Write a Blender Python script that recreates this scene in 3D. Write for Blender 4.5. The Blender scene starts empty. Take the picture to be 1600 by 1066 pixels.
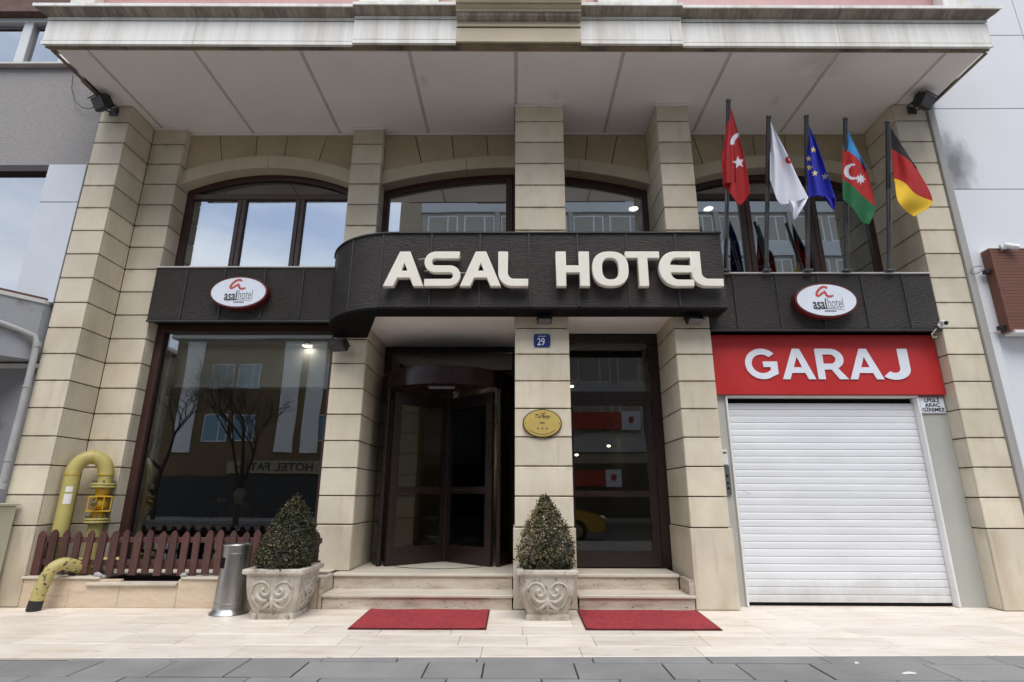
import bpy, bmesh, math, random
from mathutils import Vector, Matrix
random.seed(7)
SC = bpy.context.scene
COL = SC.collection
R = math.radians
PI = math.pi

# ------------------------------------------------------------------ camera
F_PX, PITCH, YAW, ROLL = 851.0, R(15.94), R(.4), .0027
CAM = Vector((0, -6.2, 1.128))
_cy, _sy, _cp, _sp = math.cos(YAW), math.sin(YAW), math.cos(PITCH), math.sin(PITCH)
FW = Vector((-_sy*_cp, _cy*_cp, _sp)); _rt = Vector((_cy, _sy, 0)); _up = _rt.cross(FW)
RT = (_rt + ROLL*_up).normalized(); UP = RT.cross(FW)
cam = bpy.data.cameras.new('camera'); cam_o = bpy.data.objects.new('camera', cam); COL.objects.link(cam_o)
cam.sensor_width = 36; cam.lens = 36*F_PX/1600; cam.clip_start = .05; cam.clip_end = 2000
cam_o.matrix_world = Matrix(((RT.x, UP.x, -FW.x, CAM.x), (RT.y, UP.y, -FW.y, CAM.y), (RT.z, UP.z, -FW.z, CAM.z), (0, 0, 0, 1)))
SC.camera = cam_o

# ------------------------------------------------------------------ sky, sun, exposure
SUN_EL, SUN_AZ = R(58), R(172)          # overcast: a weak, very soft sun from behind the photographer
w = bpy.data.worlds.new('World'); SC.world = w; w.use_nodes = True
nt = w.node_tree; nt.nodes.clear(); N = nt.nodes.new; L = nt.links.new
out = N('ShaderNodeOutputWorld'); bg = N('ShaderNodeBackground'); bg.inputs[1].default_value = .10
sky = N('ShaderNodeTexSky'); sky.sky_type = 'NISHITA'; sky.sun_disc = False
sky.sun_elevation = SUN_EL; sky.sun_rotation = SUN_AZ; sky.air_density = 1.0; sky.dust_density = 1.5
tc = N('ShaderNodeTexCoord'); mp = N('ShaderNodeMapping'); mp.inputs['Scale'].default_value = (1.0, 1.0, 2.6)
mp.inputs['Location'].default_value = (.35, .2, .1)
nz = N('ShaderNodeTexNoise'); nz.inputs['Scale'].default_value = 2.1; nz.inputs['Detail'].default_value = 6; nz.inputs['Roughness'].default_value = .5
rp = N('ShaderNodeValToRGB'); rp.color_ramp.elements[0].position = .40; rp.color_ramp.elements[0].color = (.12, .12, .12, 1)
rp.color_ramp.elements[1].position = .62; rp.color_ramp.elements[1].color = (1, 1, 1, 1)
nz2 = N('ShaderNodeTexNoise'); nz2.inputs['Scale'].default_value = 3.4; nz2.inputs['Detail'].default_value = 5
cl = N('ShaderNodeMixRGB'); cl.inputs[1].default_value = (4.6, 5.0, 5.8, 1); cl.inputs[2].default_value = (9.6, 9.8, 10.2, 1)
mx = N('ShaderNodeMixRGB')
L(tc.outputs['Generated'], mp.inputs[0]); L(mp.outputs[0], nz.inputs[0]); L(mp.outputs[0], nz2.inputs[0])
L(nz.outputs['Fac'], rp.inputs[0]); L(nz2.outputs['Fac'], cl.inputs[0])
L(rp.outputs[0], mx.inputs[0]); L(sky.outputs[0], mx.inputs[1]); L(cl.outputs[0], mx.inputs[2])
L(mx.outputs[0], bg.inputs[0]); L(bg.outputs[0], out.inputs[0])
sl = bpy.data.lights.new('sun', 'SUN'); sl.energy = 1.5; sl.angle = R(40); sl.color = (1, .97, .93)
so = bpy.data.objects.new('sun', sl); COL.objects.link(so)
_d = Vector((math.sin(SUN_AZ)*math.cos(SUN_EL), math.cos(SUN_AZ)*math.cos(SUN_EL), math.sin(SUN_EL)))
so.rotation_euler = _d.to_track_quat('Z', 'Y').to_euler()
vs = SC.view_settings; vs.view_transform = 'Standard'; vs.look = 'None'; vs.gamma = 1; vs.use_curve_mapping = False
vs.exposure = .98
SC.cycles.use_denoising = True
SC.cycles.max_bounces = 10; SC.cycles.diffuse_bounces = 5; SC.cycles.glossy_bounces = 5; SC.cycles.transparent_max_bounces = 16
SC.cycles.caustics_reflective = False; SC.cycles.caustics_refractive = False

# ------------------------------------------------------------------ helpers
def Wp(px, py, Y):
    d = FW + RT*((px-800)/F_PX) + UP*((533-py)/F_PX)
    t = (Y-CAM.y)/d.y
    return CAM + d*t

class MB:
    def __init__(s): s.v = []; s.f = []; s.m = []; s.sm = False
    def add(s, vs, fs, mi=0):
        o = len(s.v); s.v += [tuple(p) for p in vs]
        for f in fs: s.f.append([i+o for i in f]); s.m.append(mi)
        return s
    def box(s, x0, x1, y0, y1, z0, z1, mi=0):
        return s.add([(x0,y0,z0),(x1,y0,z0),(x1,y1,z0),(x0,y1,z0),(x0,y0,z1),(x1,y0,z1),(x1,y1,z1),(x0,y1,z1)],
                     [(0,3,2,1),(4,5,6,7),(0,1,5,4),(1,2,6,5),(2,3,7,6),(3,0,4,7)], mi)
    def cbox(s, x0, x1, y0, y1, z0, z1, c=.006, mi=0):
        a, b = [(x0, x1), (y0, y1), (z0, z1)], []
        idx = {}
        vs = []
        for sx in (0, 1):
            for sy in (0, 1):
                for sz in (0, 1):
                    for ax in range(3):
                        p = []
                        for k, sg in enumerate((sx, sy, sz)):
                            val = a[k][sg]
                            if k != ax: val += c if sg == 0 else -c
                            p.append(val)
                        idx[(sx, sy, sz, ax)] = len(vs); vs.append(p)
        fs = []
        for ax in range(3):
            o1, o2 = [(1, 2), (2, 0), (0, 1)][ax]
            for sg in (0, 1):
                q = []
                for (u, v_) in ((0, 0), (1, 0), (1, 1), (0, 1)):
                    k = [0, 0, 0]; k[ax] = sg; k[o1] = u; k[o2] = v_
                    q.append(idx[(*k, ax)])
                fs.append(q if sg else q[::-1])
        for ax in range(3):                                    # edges run along ax
            o1, o2 = [(1, 2), (2, 0), (0, 1)][ax]
            for u in (0, 1):
                for v_ in (0, 1):
                    k0 = [0, 0, 0]; k0[o1] = u; k0[o2] = v_; k1 = list(k0); k1[ax] = 1
                    q = [idx[(*k0, o1)], idx[(*k1, o1)], idx[(*k1, o2)], idx[(*k0, o2)]]
                    fs.append(q if (u == v_) else q[::-1])
        for sx in (0, 1):
            for sy in (0, 1):
                for sz in (0, 1):
                    q = [idx[(sx, sy, sz, k)] for k in range(3)]
                    fs.append(q if (sx+sy+sz) % 2 else q[::-1])
        return s.add(vs, fs, mi)
    def prism(s, poly, a0, a1, axis='y', mi=0):
        """poly: list of 2D points, CCW seen from the negative axis side; extruded a0..a1"""
        n = len(poly)
        def P(p, a): return {'y': (p[0], a, p[1]), 'x': (a, p[0], p[1]), 'z': (p[0], p[1], a)}[axis]
        vs = [P(p, a0) for p in poly] + [P(p, a1) for p in poly]
        fs = [list(range(n)), list(range(2*n-1, n-1, -1))] + [(i, n+i, n+(i+1) % n, (i+1) % n) for i in range(n)]
        return s.add(vs, fs, mi)
    def tube(s, path, r, n=8, mi=0, caps=True):
        path = [Vector(p) for p in path]; m = len(path); rs = r if isinstance(r, (list, tuple)) else [r]*m
        vs = []; prev = None
        for i, p in enumerate(path):
            t = (path[min(i+1, m-1)]-path[max(i-1, 0)]).normalized()
            if prev is None:
                a = t.cross(Vector((0, 0, 1)));
                if a.length < .05: a = t.cross(Vector((0, 1, 0)))
            else: a = prev-t*prev.dot(t)
            a.normalize(); prev = a; b = t.cross(a)
            for k in range(n):
                an = 2*PI*k/n; vs.append(p+(a*math.cos(an)+b*math.sin(an))*rs[i])
        fs = [(i*n+k, i*n+(k+1) % n, (i+1)*n+(k+1) % n, (i+1)*n+k) for i in range(m-1) for k in range(n)]
        if caps: fs += [list(range(n-1, -1, -1)), list(range((m-1)*n, m*n))]
        return s.add(vs, fs, mi)
    def lathe(s, prof, n=24, cx=0, cy=0, cz=0, mi=0, a0=0, a1=2*PI):
        full = abs(a1-a0-2*PI) < 1e-6; k = n if full else n+1
        vs = []
        for (r, z) in prof:
            for i in range(k):
                a = a0+(a1-a0)*i/n; vs.append((cx+r*math.cos(a), cy+r*math.sin(a), cz+z))
        fs = []
        for j in range(len(prof)-1):
            for i in range(n):
                i2 = (i+1) % k
                fs.append((j*k+i, j*k+i2, (j+1)*k+i2, (j+1)*k+i))
        return s.add(vs, fs, mi)
    def sphere(s, c, r, n=12, mi=0):
        rx, ry, rz = r if isinstance(r, (tuple, list)) else (r, r, r)
        prof = [(math.sin(PI*j/(n//2+2)), -math.cos(PI*j/(n//2+2))) for j in range(n//2+3)]
        o = len(s.v); s.lathe(prof, n, mi=mi)
        for i in range(o, len(s.v)): x, y, z = s.v[i]; s.v[i] = (c[0]+x*rx, c[1]+y*ry, c[2]+z*rz)
        return s
    def mesh(s, name, mats, smooth=False, ang=35):
        me = bpy.data.meshes.new(name); me.from_pydata(s.v, [], s.f)
        for m in (mats if isinstance(mats, (list, tuple)) else [mats]): me.materials.append(m)
        if len(me.materials) > 1:
            me.polygons.foreach_set('material_index', s.m)
        me.validate(); me.update()
        if smooth:
            me.polygons.foreach_set('use_smooth', [True]*len(me.polygons)); me.set_sharp_from_angle(angle=R(ang))
        return me
    def build(s, name, mats, parent=None, smooth=False, ang=35, loc=None):
        return obj(name, s.mesh(name, mats, smooth, ang), parent, loc)

def obj(name, me, parent=None, loc=None):
    o = bpy.data.objects.new(name, me); COL.objects.link(o)
    if parent: o.parent = parent
    if loc: o.location = loc
    return o
def tag(o, label=None, cat=None, group=None, kind=None):
    if label: o['label'] = label
    if cat: o['category'] = cat
    if group: o['group'] = group
    if kind: o['kind'] = kind
    return o
def thing(name, label, cat, loc=(0, 0, 0), rz=0, group=None):
    o = bpy.data.objects.new(name, None); COL.objects.link(o); o.location = loc; o.rotation_euler[2] = rz
    o.empty_display_size = .1
    return tag(o, label, cat, group)
def part(name, parent):
    o = bpy.data.objects.new(name, None); COL.objects.link(o); o.parent = parent; o.empty_display_size = .1
    return o
def copy_tree(o, parent=None):
    c = o.copy(); COL.objects.link(c); c.parent = parent
    for ch in list(o.children): copy_tree(ch, c)
    return c
_slabs = {}
def slab(name, parent, w, d, h, loc, m, c=.005):
    """a chamfered block with its corner at loc; alike blocks share mesh data"""
    k = (name, round(w, 3), round(d, 3), round(h, 3), m.name)
    if k not in _slabs: _slabs[k] = MB().cbox(0, w, 0, d, 0, h, c).mesh(name, m)
    return obj(name, _slabs[k], parent, loc)

# 2D outlines -> thick mesh (letters, ovals)
def shape_mesh(name, polys, depth, m, bevel=0.0):
    cu = bpy.data.curves.new(name, 'CURVE'); cu.dimensions = '2D'; cu.fill_mode = 'BOTH'
    cu.extrude = max(depth/2-bevel, 0); cu.bevel_depth = bevel; cu.bevel_resolution = 1
    for p in polys:
        sp = cu.splines.new('POLY'); sp.points.add(len(p)-1); sp.use_cyclic_u = True
        for i, (x, y) in enumerate(p): sp.points[i].co = (x, y, 0, 1)
    return _curve_to_mesh(cu, name, depth, m)
def _curve_to_mesh(cu, name, depth, m):
    o = bpy.data.objects.new('tmp', cu); COL.objects.link(o)
    dg = bpy.context.evaluated_depsgraph_get(); dg.update()
    me = bpy.data.meshes.new_from_object(o.evaluated_get(dg)); me.name = name
    bpy.data.objects.remove(o); bpy.data.curves.remove(cu)
    for v in me.vertices:                                       # stand upright, facing -y, back at y=0
        x, y, z = v.co; v.co = (x, -(z+depth/2), y)
    me.materials.clear(); me.materials.append(m); me.update()
    return me
def text_mesh(body, size, m, depth=.002, off=0.0, xs=1.0, shear=0.0, align='CENTER'):
    cu = bpy.data.curves.new('text', 'FONT'); cu.body = body; cu.size = size; cu.extrude = depth/2; cu.offset = off
    cu.align_x = align; cu.align_y = 'CENTER'; cu.shear = shear
    me = _curve_to_mesh(cu, 'lettering', depth, m)
    for v in me.vertices: v.co.x *= xs
    return me
def arc(cx, cy, rx, ry, a0, a1, n=10):
    return [(cx+rx*math.cos(R(a0+(a1-a0)*i/n)), cy+ry*math.sin(R(a0+(a1-a0)*i/n))) for i in range(n+1)]
def stroke(pts, wd):
    wl = wd if isinstance(wd, (list, tuple)) else [wd]*len(pts)
    l, r = [], []
    for i, p in enumerate(pts):
        a = Vector(pts[max(i-1, 0)]); b = Vector(pts[min(i+1, len(pts)-1)]); t = (b-a).normalized()
        n = Vector((-t.y, t.x))*wl[i]/2
        l.append((p[0]+n.x, p[1]+n.y)); r.append((p[0]-n.x, p[1]-n.y))
    return l+r[::-1]

# ------------------------------------------------------------------ materials
def mat(name, col, rough=.6, metal=0.0, var=.12, vs=(3, 3, 3), vd=4, rnd=0.0, bump=0.0, bs=(60, 60, 60), col2=None, c2s=(1, 1, 1), c2r=(.45, .6), spec=.5,
        col3=None, c3s=(20, 20, 20), c3r=(.6, .68), coat=0.0, c2max=1.0, bd=.01, blob=None, edge=None):
    m = bpy.data.materials.new(name); m.use_nodes = True; t = m.node_tree; b = t.nodes['Principled BSDF']
    n = t.nodes.new; l = t.links.new
    b.inputs['Roughness'].default_value = rough; b.inputs['Metallic'].default_value = metal
    b.inputs['Specular IOR Level'].default_value = spec
    if coat: b.inputs['Coat Weight'].default_value = coat; b.inputs['Coat Roughness'].default_value = .1
    geo = n('ShaderNodeNewGeometry')
    def noise(sc, det=4, rgh=.6):
        mpn = n('ShaderNodeMapping'); mpn.inputs['Scale'].default_value = sc; l(geo.outputs['Position'], mpn.inputs[0])
        q = n('ShaderNodeTexNoise'); q.inputs['Scale'].default_value = 1; q.inputs['Detail'].default_value = det; q.inputs['Roughness'].default_value = rgh
        l(mpn.outputs[0], q.inputs[0]); return q.outputs['Fac']
    base = n('ShaderNodeRGB'); base.outputs[0].default_value = (*col, 1); cur = base.outputs[0]
    def ramp(src, lo, hi, o0=0., o1=1.):
        q = n('ShaderNodeMapRange'); q.inputs[1].default_value = lo; q.inputs[2].default_value = hi; q.inputs[3].default_value = o0; q.inputs[4].default_value = o1
        l(src, q.inputs[0]); return q.outputs[0]
    def mixc(fac, a, colr, bt='MIX'):
        q = n('ShaderNodeMixRGB'); q.blend_type = bt; l(a, q.inputs[1])
        if isinstance(fac, float): q.inputs[0].default_value = fac
        else: l(fac, q.inputs[0])
        if isinstance(colr, tuple): q.inputs[2].default_value = (*colr, 1)
        else: l(colr, q.inputs[2])
        return q.outputs[0]
    if col2: cur = mixc(ramp(noise(c2s, 5), c2r[0], c2r[1], 0., c2max), cur, col2)
    if col3: cur = mixc(ramp(noise(c3s, 3), *c3r), cur, col3)
    if edge:                                                    # grime that has gathered along the bed joints of a slab
        tcn = n('ShaderNodeTexCoord'); sx = n('ShaderNodeSeparateXYZ'); l(tcn.outputs['Generated'], sx.inputs[0])
        e1 = ramp(sx.outputs['Z'], .84, 1.0); e2 = ramp(sx.outputs['Z'], .08, .0); am = n('ShaderNodeMath'); am.operation = 'MAXIMUM'; l(e1, am.inputs[0]); l(e2, am.inputs[1])
        mm_ = n('ShaderNodeMath'); mm_.operation = 'MULTIPLY'; l(am.outputs[0], mm_.inputs[0]); l(ramp(noise((7, 7, 4), 5), .42, .72, .0, .5), mm_.inputs[1])
        cur = mixc(mm_.outputs[0], cur, edge)
    if blob:                                                    # one soft stain: centre, radii, colour
        vm = n('ShaderNodeVectorMath'); vm.operation = 'SUBTRACT'; vm.inputs[1].default_value = blob[0]; l(geo.outputs['Position'], vm.inputs[0])
        vq = n('ShaderNodeVectorMath'); vq.operation = 'DIVIDE'; vq.inputs[1].default_value = blob[1]; l(vm.outputs[0], vq.inputs[0])
        vl = n('ShaderNodeVectorMath'); vl.operation = 'LENGTH'; l(vq.outputs[0], vl.inputs[0])
        ad = n('ShaderNodeMath'); ad.operation = 'ADD'; l(vl.outputs['Value'], ad.inputs[0]); l(ramp(noise((5, 5, 2.5), 5), .2, .8, -.5, .5), ad.inputs[1])
        cur = mixc(ramp(ad.outputs[0], 1.15, .15, 0., .85), cur, blob[2])
    if var or rnd:
        val = None
        if var: val = ramp(noise(vs, vd), .3, .7, 1-var, 1+var)
        if rnd:
            oi = n('ShaderNodeObjectInfo'); rv = ramp(oi.outputs['Random'], 0, 1, 1-rnd, 1+rnd)
            if val is None: val = rv
            else:
                q = n('ShaderNodeMath'); q.operation = 'MULTIPLY'; l(val, q.inputs[0]); l(rv, q.inputs[1]); val = q.outputs[0]
        cb = n('ShaderNodeCombineColor')
        for i in range(3): l(val, cb.inputs[i])
        cur = mixc(1.0, cur, cb.outputs[0], 'MULTIPLY')
        rr = ramp(noise((vs[0]*2, vs[1]*2, vs[2]*2), 3), .3, .7, max(rough-.08, .02), min(rough+.08, 1)); l(rr, b.inputs['Roughness'])
    l(cur, b.inputs['Base Color'])
    if bump:
        bn = n('ShaderNodeBump'); bn.inputs['Strength'].default_value = bump; bn.inputs['Distance'].default_value = bd
        l(noise(bs, 4), bn.inputs['Height']); l(bn.outputs[0], b.inputs['Normal'])
    return m
def glass(name, refl=.1, tint=(.8, .82, .8), wave=.0, rc=(1, 1, 1)):
    m = bpy.data.materials.new(name); m.use_nodes = True; t = m.node_tree; t.nodes.clear(); n = t.nodes.new; l = t.links.new
    o = n('ShaderNodeOutputMaterial'); mxs = n('ShaderNodeMixShader'); tr = n('ShaderNodeBsdfTransparent'); gl = n('ShaderNodeBsdfGlossy')
    tr.inputs[0].default_value = (*tint, 1); gl.inputs['Roughness'].default_value = 0.0; gl.inputs[0].default_value = (*rc, 1)
    fr = n('ShaderNodeFresnel'); fr.inputs[0].default_value = 1.5
    ma = n('ShaderNodeMath'); ma.operation = 'MULTIPLY_ADD'; ma.inputs[1].default_value = 1.6; ma.inputs[2].default_value = refl; ma.use_clamp = True
    l(fr.outputs[0], ma.inputs[0]); l(ma.outputs[0], mxs.inputs[0]); l(tr.outputs[0], mxs.inputs[1]); l(gl.outputs[0], mxs.inputs[2]); l(mxs.outputs[0], o.inputs[0])
    if wave:
        g = n('ShaderNodeNewGeometry'); nz_ = n('ShaderNodeTexNoise'); nz_.inputs['Scale'].default_value = 1.3; nz_.inputs['Detail'].default_value = 1
        bn = n('ShaderNodeBump'); bn.inputs['Strength'].default_value = wave; bn.inputs['Distance'].default_value = .02
        l(g.outputs['Position'], nz_.inputs[0]); l(nz_.outputs['Fac'], bn.inputs['Height']); l(bn.outputs[0], gl.inputs['Normal'])
    return m
def emit(name, col, st):
    m = bpy.data.materials.new(name); m.use_nodes = True; b = m.node_tree.nodes['Principled BSDF']
    b.inputs['Base Color'].default_value = (.8, .8, .8, 1); b.inputs['Emission Color'].default_value = (*col, 1); b.inputs['Emission Strength'].default_value = st
    return m
M = {}
M['stone'] = mat('cream_stone', (.63, .572, .452), .7, var=.09, vs=(1.6, 1.6, 1.6), rnd=.11, bump=.14, bs=(90, 90, 90), col2=(.50, .41, .27), c2s=(1.9, 1.9, 1.1), c2r=(.45, .72), c2max=.6, col3=(.47, .40, .29), c3s=(7, 7, 1.1), c3r=(.58, .86), edge=(.26, .19, .115))
M['stone_base'] = mat('streaked_base_stone', (.60, .54, .43), .75, var=.10, vs=(1.6, 1.6, 1.6), rnd=.05, bump=.16, bs=(90, 90, 90), col2=(.42, .345, .245), c2s=(2.6, 2.6, .9), c2r=(.44, .68), c2max=.7, col3=(.33, .275, .205), c3s=(7, 7, 1.0), c3r=(.58, .88))
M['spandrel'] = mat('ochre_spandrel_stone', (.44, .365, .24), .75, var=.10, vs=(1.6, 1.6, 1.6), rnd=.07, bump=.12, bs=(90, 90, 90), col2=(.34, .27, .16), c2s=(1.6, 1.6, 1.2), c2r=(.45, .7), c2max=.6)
M['joint'] = mat('joint_mortar', (.05, .038, .026), .95, var=.2)
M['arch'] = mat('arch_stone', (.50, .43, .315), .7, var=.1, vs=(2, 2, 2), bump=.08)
M['cornice'] = mat('weathered_cornice_stone', (.78, .775, .75), .75, var=.08, vs=(22, 3, .6), bump=.10, bs=(40, 40, 40),
                   col2=(.47, .42, .335), c2s=(3.4, 1.2, .30), c2r=(.45, .66), c2max=.62, col3=(.30, .26, .21), c3s=(21, 2.2, .7), c3r=(.68, .84))
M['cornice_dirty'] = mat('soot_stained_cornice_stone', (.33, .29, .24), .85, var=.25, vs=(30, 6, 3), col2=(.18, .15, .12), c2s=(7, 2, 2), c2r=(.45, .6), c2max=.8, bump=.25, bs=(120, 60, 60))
M['lip'] = mat('stained_drip_edge_stone', (.22, .17, .11), .85, var=.3, vs=(5, 4, 4), col2=(.06, .05, .04), c2s=(2.5, 2, 2), c2r=(.5, .65))
M['soffit'] = mat('soffit_board', (.80, .765, .745), .85, var=.035, vs=(1.2, 1.2, 1.2), bump=.02, col3=(.46, .42, .39), c3s=(2.4, 1.4, 2), c3r=(.66, .90), blob=((3.75, -.85, 6.2), (.45, .35, 1), (.60, .56, .53)))
M['soffit_strip'] = mat('soffit_joint_strip', (.52, .485, .47), .8, var=.12, vs=(4, 4, 4))
M['pink'] = mat('pink_granite', (.50, .27, .27), .45, var=.12, vs=(3, 3, 3), bump=.03)
M['frame'] = mat('brown_lacquered_frame', (.05, .022, .018), .38, var=.1)
M['doorframe'] = mat('dark_door_frame', (.018, .010, .010), .32, var=.1)
M['drum'] = mat('door_drum_metal', (.026, .011, .013), .24, metal=.3, var=.08)
M['metal_panel'] = mat('anthracite_metal', (.038, .033, .031), .40, metal=.2, spec=.35, var=.16, vs=(2.5, 2.5, 2.5), bump=1.0, bs=(19, 19, 85), rnd=.06, bd=.024)
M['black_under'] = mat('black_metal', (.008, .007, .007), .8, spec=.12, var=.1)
M['seam'] = mat('metal_seam', (.045, .044, .044), .42, metal=.3, var=.1)
M['flashing'] = mat('grey_metal_flashing', (.34, .335, .32), .5, var=.1, vs=(3, 3, 1))
M['coping'] = mat('pale_metal_coping', (.55, .54, .52), .5, var=.1)
M['cream_letter'] = mat('cream_acrylic', (.78, .75, .66), .35, var=.03)
M['white_acrylic'] = mat('white_acrylic', (.74, .78, .86), .3, var=.02)
M['sign_white'] = mat('white_sign_face', (.72, .77, .86), .3, var=.03)
M['sign_red_edge'] = mat('dark_red_sign_rim', (.11, .010, .012), .35, var=.1)
M['logo_red'] = mat('logo_red', (.50, .07, .06), .5, var=.0)
M['ink'] = mat('black_ink', (.02, .022, .028), .5, var=.0)
M['ink_grey'] = mat('grey_ink', (.16, .17, .19), .5, var=.0)
M['red_sign'] = mat('red_sign_board', (.46, .022, .022), .42, var=.05, vs=(1, 1, 1))
M['shutter'] = mat('white_shutter_slat', (.70, .72, .75), .38, var=.05, vs=(1.5, 3, 5), rnd=.025, col3=(.45, .45, .45), c3s=(4, 9, 9), c3r=(.70, .80), blob=((3.6, .25, -.05), (3.2, 1, .30), (.50, .49, .47)))
M['white_alu'] = mat('white_aluminium', (.74, .74, .73), .4, var=.06)
M['jamb'] = mat('pale_grey_jamb', (.42, .425, .40), .6, var=.07, vs=(2, 2, 1))
M['trav'] = mat('travertine_tile', (.75, .685, .605), .42, var=.07, vs=(2.2, 6, 6), rnd=.07, col2=(.60, .47, .35), c2s=(1.6, 9, 9), c2r=(.50, .75), c2max=.75, col3=(.40, .33, .27), c3s=(5, 26, 26), c3r=(.64, .72))
M['trav_step'] = mat('travertine_step', (.52, .46, .38), .6, var=.12, vs=(3, 3, 9), col2=(.33, .26, .20), c2s=(2.5, 2.5, 12), c2r=(.48, .68), c2max=.8, col3=(.13, .10, .08), c3s=(24, 24, 55), c3r=(.63, .69), bump=.15)
M['trav_tread'] = mat('travertine_tread', (.58, .53, .45), .5, var=.08, vs=(2, 6, 6), col2=(.40, .34, .27), c2s=(1.5, 6, 6), c2r=(.5, .7), c2max=.6)
M['plinth'] = mat('travertine_plinth', (.60, .49, .37), .65, var=.1, vs=(3, 3, 8), col2=(.45, .33, .22), c2s=(3, 3, 10), c2r=(.5, .7), c2max=.7, col3=(.22, .16, .11), c3s=(40, 40, 70), c3r=(.66, .71), bump=.15)
M['grout'] = mat('grey_grout', (.42, .37, .31), .9, var=.1)
M['paver'] = mat('grey_concrete_paver', (.25, .247, .243), .85, var=.12, vs=(2, 2, 2), rnd=.09, bump=.3, bs=(140, 140, 140), col2=(.20, .195, .195), c2s=(1.2, 1.2, 1.2), c2r=(.5, .7), c2max=.6, col3=(.40, .39, .38), c3s=(70, 70, 70), c3r=(.66, .7))
M['paver_joint'] = mat('dark_paver_joint', (.05, .047, .045), .95, var=.2)
M['asphalt'] = mat('asphalt', (.05, .05, .053), .9, var=.15, bump=.3, bs=(80, 80, 80))
M['carpet'] = mat('red_mat', (.36, .035, .045), .95, var=.26, vs=(22, 22, 22), vd=6, bump=.8, bs=(220, 220, 220), col2=(.24, .03, .035), c2s=(2, 2, 2), c2r=(.45, .7), c2max=.6)
M['carpet_edge'] = mat('mat_rubber_edge', (.10, .012, .016), .8, var=.1)
M['pot'] = mat('cast_stone_planter', (.52, .48, .42), .8, var=.15, vs=(7, 7, 5), bump=.25, bs=(70, 70, 70), col2=(.27, .225, .17), c2s=(5, 5, 4), c2r=(.46, .70), c2max=.8, col3=(.13, .11, .085), c3s=(16, 16, 12), c3r=(.58, .74))
M['soil'] = mat('dark_soil', (.03, .024, .018), 1, var=.4, vs=(40, 40, 40), bump=.8, bs=(60, 60, 60))
M['leaf_a'] = mat('dark_green_leaf', (.018, .023, .009), .65, var=.3, vs=(20, 20, 20))
M['leaf_b'] = mat('olive_leaf', (.052, .050, .017), .65, var=.3, vs=(20, 20, 20))
M['leaf_c'] = mat('yellowed_leaf', (.19, .15, .055), .65, var=.3, vs=(20, 20, 20))
M['leaf_d'] = mat('brown_leaf', (.10, .068, .030), .65, var=.3, vs=(20, 20, 20))
M['bark'] = mat('bark', (.06, .045, .035), .9, var=.3, vs=(20, 20, 6))
M['steel'] = mat('brushed_steel', (.40, .39, .375), .36, metal=1.0, var=.12, vs=(5, 5, 1), bump=.03, bs=(3, 3, 300))
M['steel_rim'] = mat('polished_steel', (.45, .45, .44), .36, metal=1.0, var=.05)
M['fence'] = mat('brown_painted_wood', (.080, .032, .028), .6, var=.28, vs=(30, 30, 5), rnd=.30, bump=.2, bs=(60, 60, 8), col3=(.20, .12, .085), c3s=(60, 60, 14), c3r=(.68, .74))
M['gas'] = mat('pale_yellow_pipe_paint', (.43, .37, .12), .5, var=.1, vs=(6, 6, 6), bump=.06)
M['gas_valve'] = mat('deep_yellow_paint', (.50, .30, .018), .45, var=.12)
M['gas_stub'] = mat('chipped_yellow_paint', (.45, .385, .15), .55, var=.12, col3=(.03, .028, .025), c3s=(22, 22, 30), c3r=(.60, .63))
M['sticker'] = mat('white_sticker', (.72, .72, .70), .5, var=.05)
M['brass'] = mat('yellow_brass', (.62, .47, .14), .38, metal=.35, var=.05, vs=(8, 8, 8))
M['brass_edge'] = mat('tarnished_brass_rim', (.10, .08, .03), .5, metal=.4, var=.2)
M['plate_blue'] = mat('blue_enamel', (.012, .03, .17), .3, var=.05)
M['lamp_body'] = mat('black_floodlight_housing', (.012, .012, .013), .45, var=.1)
M['lamp_glass'] = mat('floodlight_glass', (.10, .10, .11), .08, var=.0)
M['pole'] = mat('grey_flagpole_steel', (.20, .20, .21), .32, metal=.85, var=.08)
M['pole_top'] = mat('dark_pole_tip', (.03, .03, .032), .4, var=.05)
M['cable'] = mat('black_cable', (.015, .015, .015), .6, var=.0)
M['cam_white'] = mat('white_camera_plastic', (.72, .73, .74), .4, var=.04)
M['cam_black'] = mat('black_lens', (.01, .01, .012), .1, var=.0)
M['dim_grey'] = mat('grey_intercom_metal', (.14, .14, .15), .4, metal=.4, var=.08)
M['render_grey'] = mat('grey_textured_render', (.29, .28, .28), .95, var=.12, vs=(40, 40, 40), vd=2, bump=.9, bs=(55, 55, 55))
M['panel_white'] = mat('white_cladding_panel', (.66, .68, .72), .45, var=.03, vs=(.8, .8, .8))
M['panel_silver'] = mat('silver_cladding_panel', (.56, .60, .66), .4, var=.03)
M['soot'] = mat('sooted_white_cladding_panel', (.66, .68, .72), .5, var=.03, vs=(.8, .8, .8), blob=((5.68, 0, 5.25), (.25, 1, .60), (.12, .12, .13)))
M['pvc'] = mat('white_window_profile', (.62, .64, .66), .4, var=.04)
M['awning'] = mat('grey_awning_metal', (.33, .34, .36), .55, var=.08, vs=(2, 2, 2), col2=(.16, .15, .15), c2s=(3, 3, 3), c2r=(.58, .72))
M['rust'] = mat('brown_flashing', (.11, .06, .045), .7, var=.3, vs=(9, 9, 9))
M['lilac'] = mat('grey_lilac_wall_paint', (.24, .235, .26), .85, var=.08, col2=(.12, .115, .12), c2s=(2, 2, 2), c2r=(.58, .72))
M['pipe_grey'] = mat('grey_drainpipe', (.36, .365, .37), .5, var=.1, vs=(6, 6, 6))
M['cream_box'] = mat('cream_metal_box', (.50, .49, .37), .5, var=.06)
M['brown_ribs'] = mat('brown_ribbed_board', (.145, .056, .035), .6, var=.1, vs=(2, 2, 12))
M['room'] = mat('dim_room_wall', (.085, .068, .052), .9, var=.1)
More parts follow.
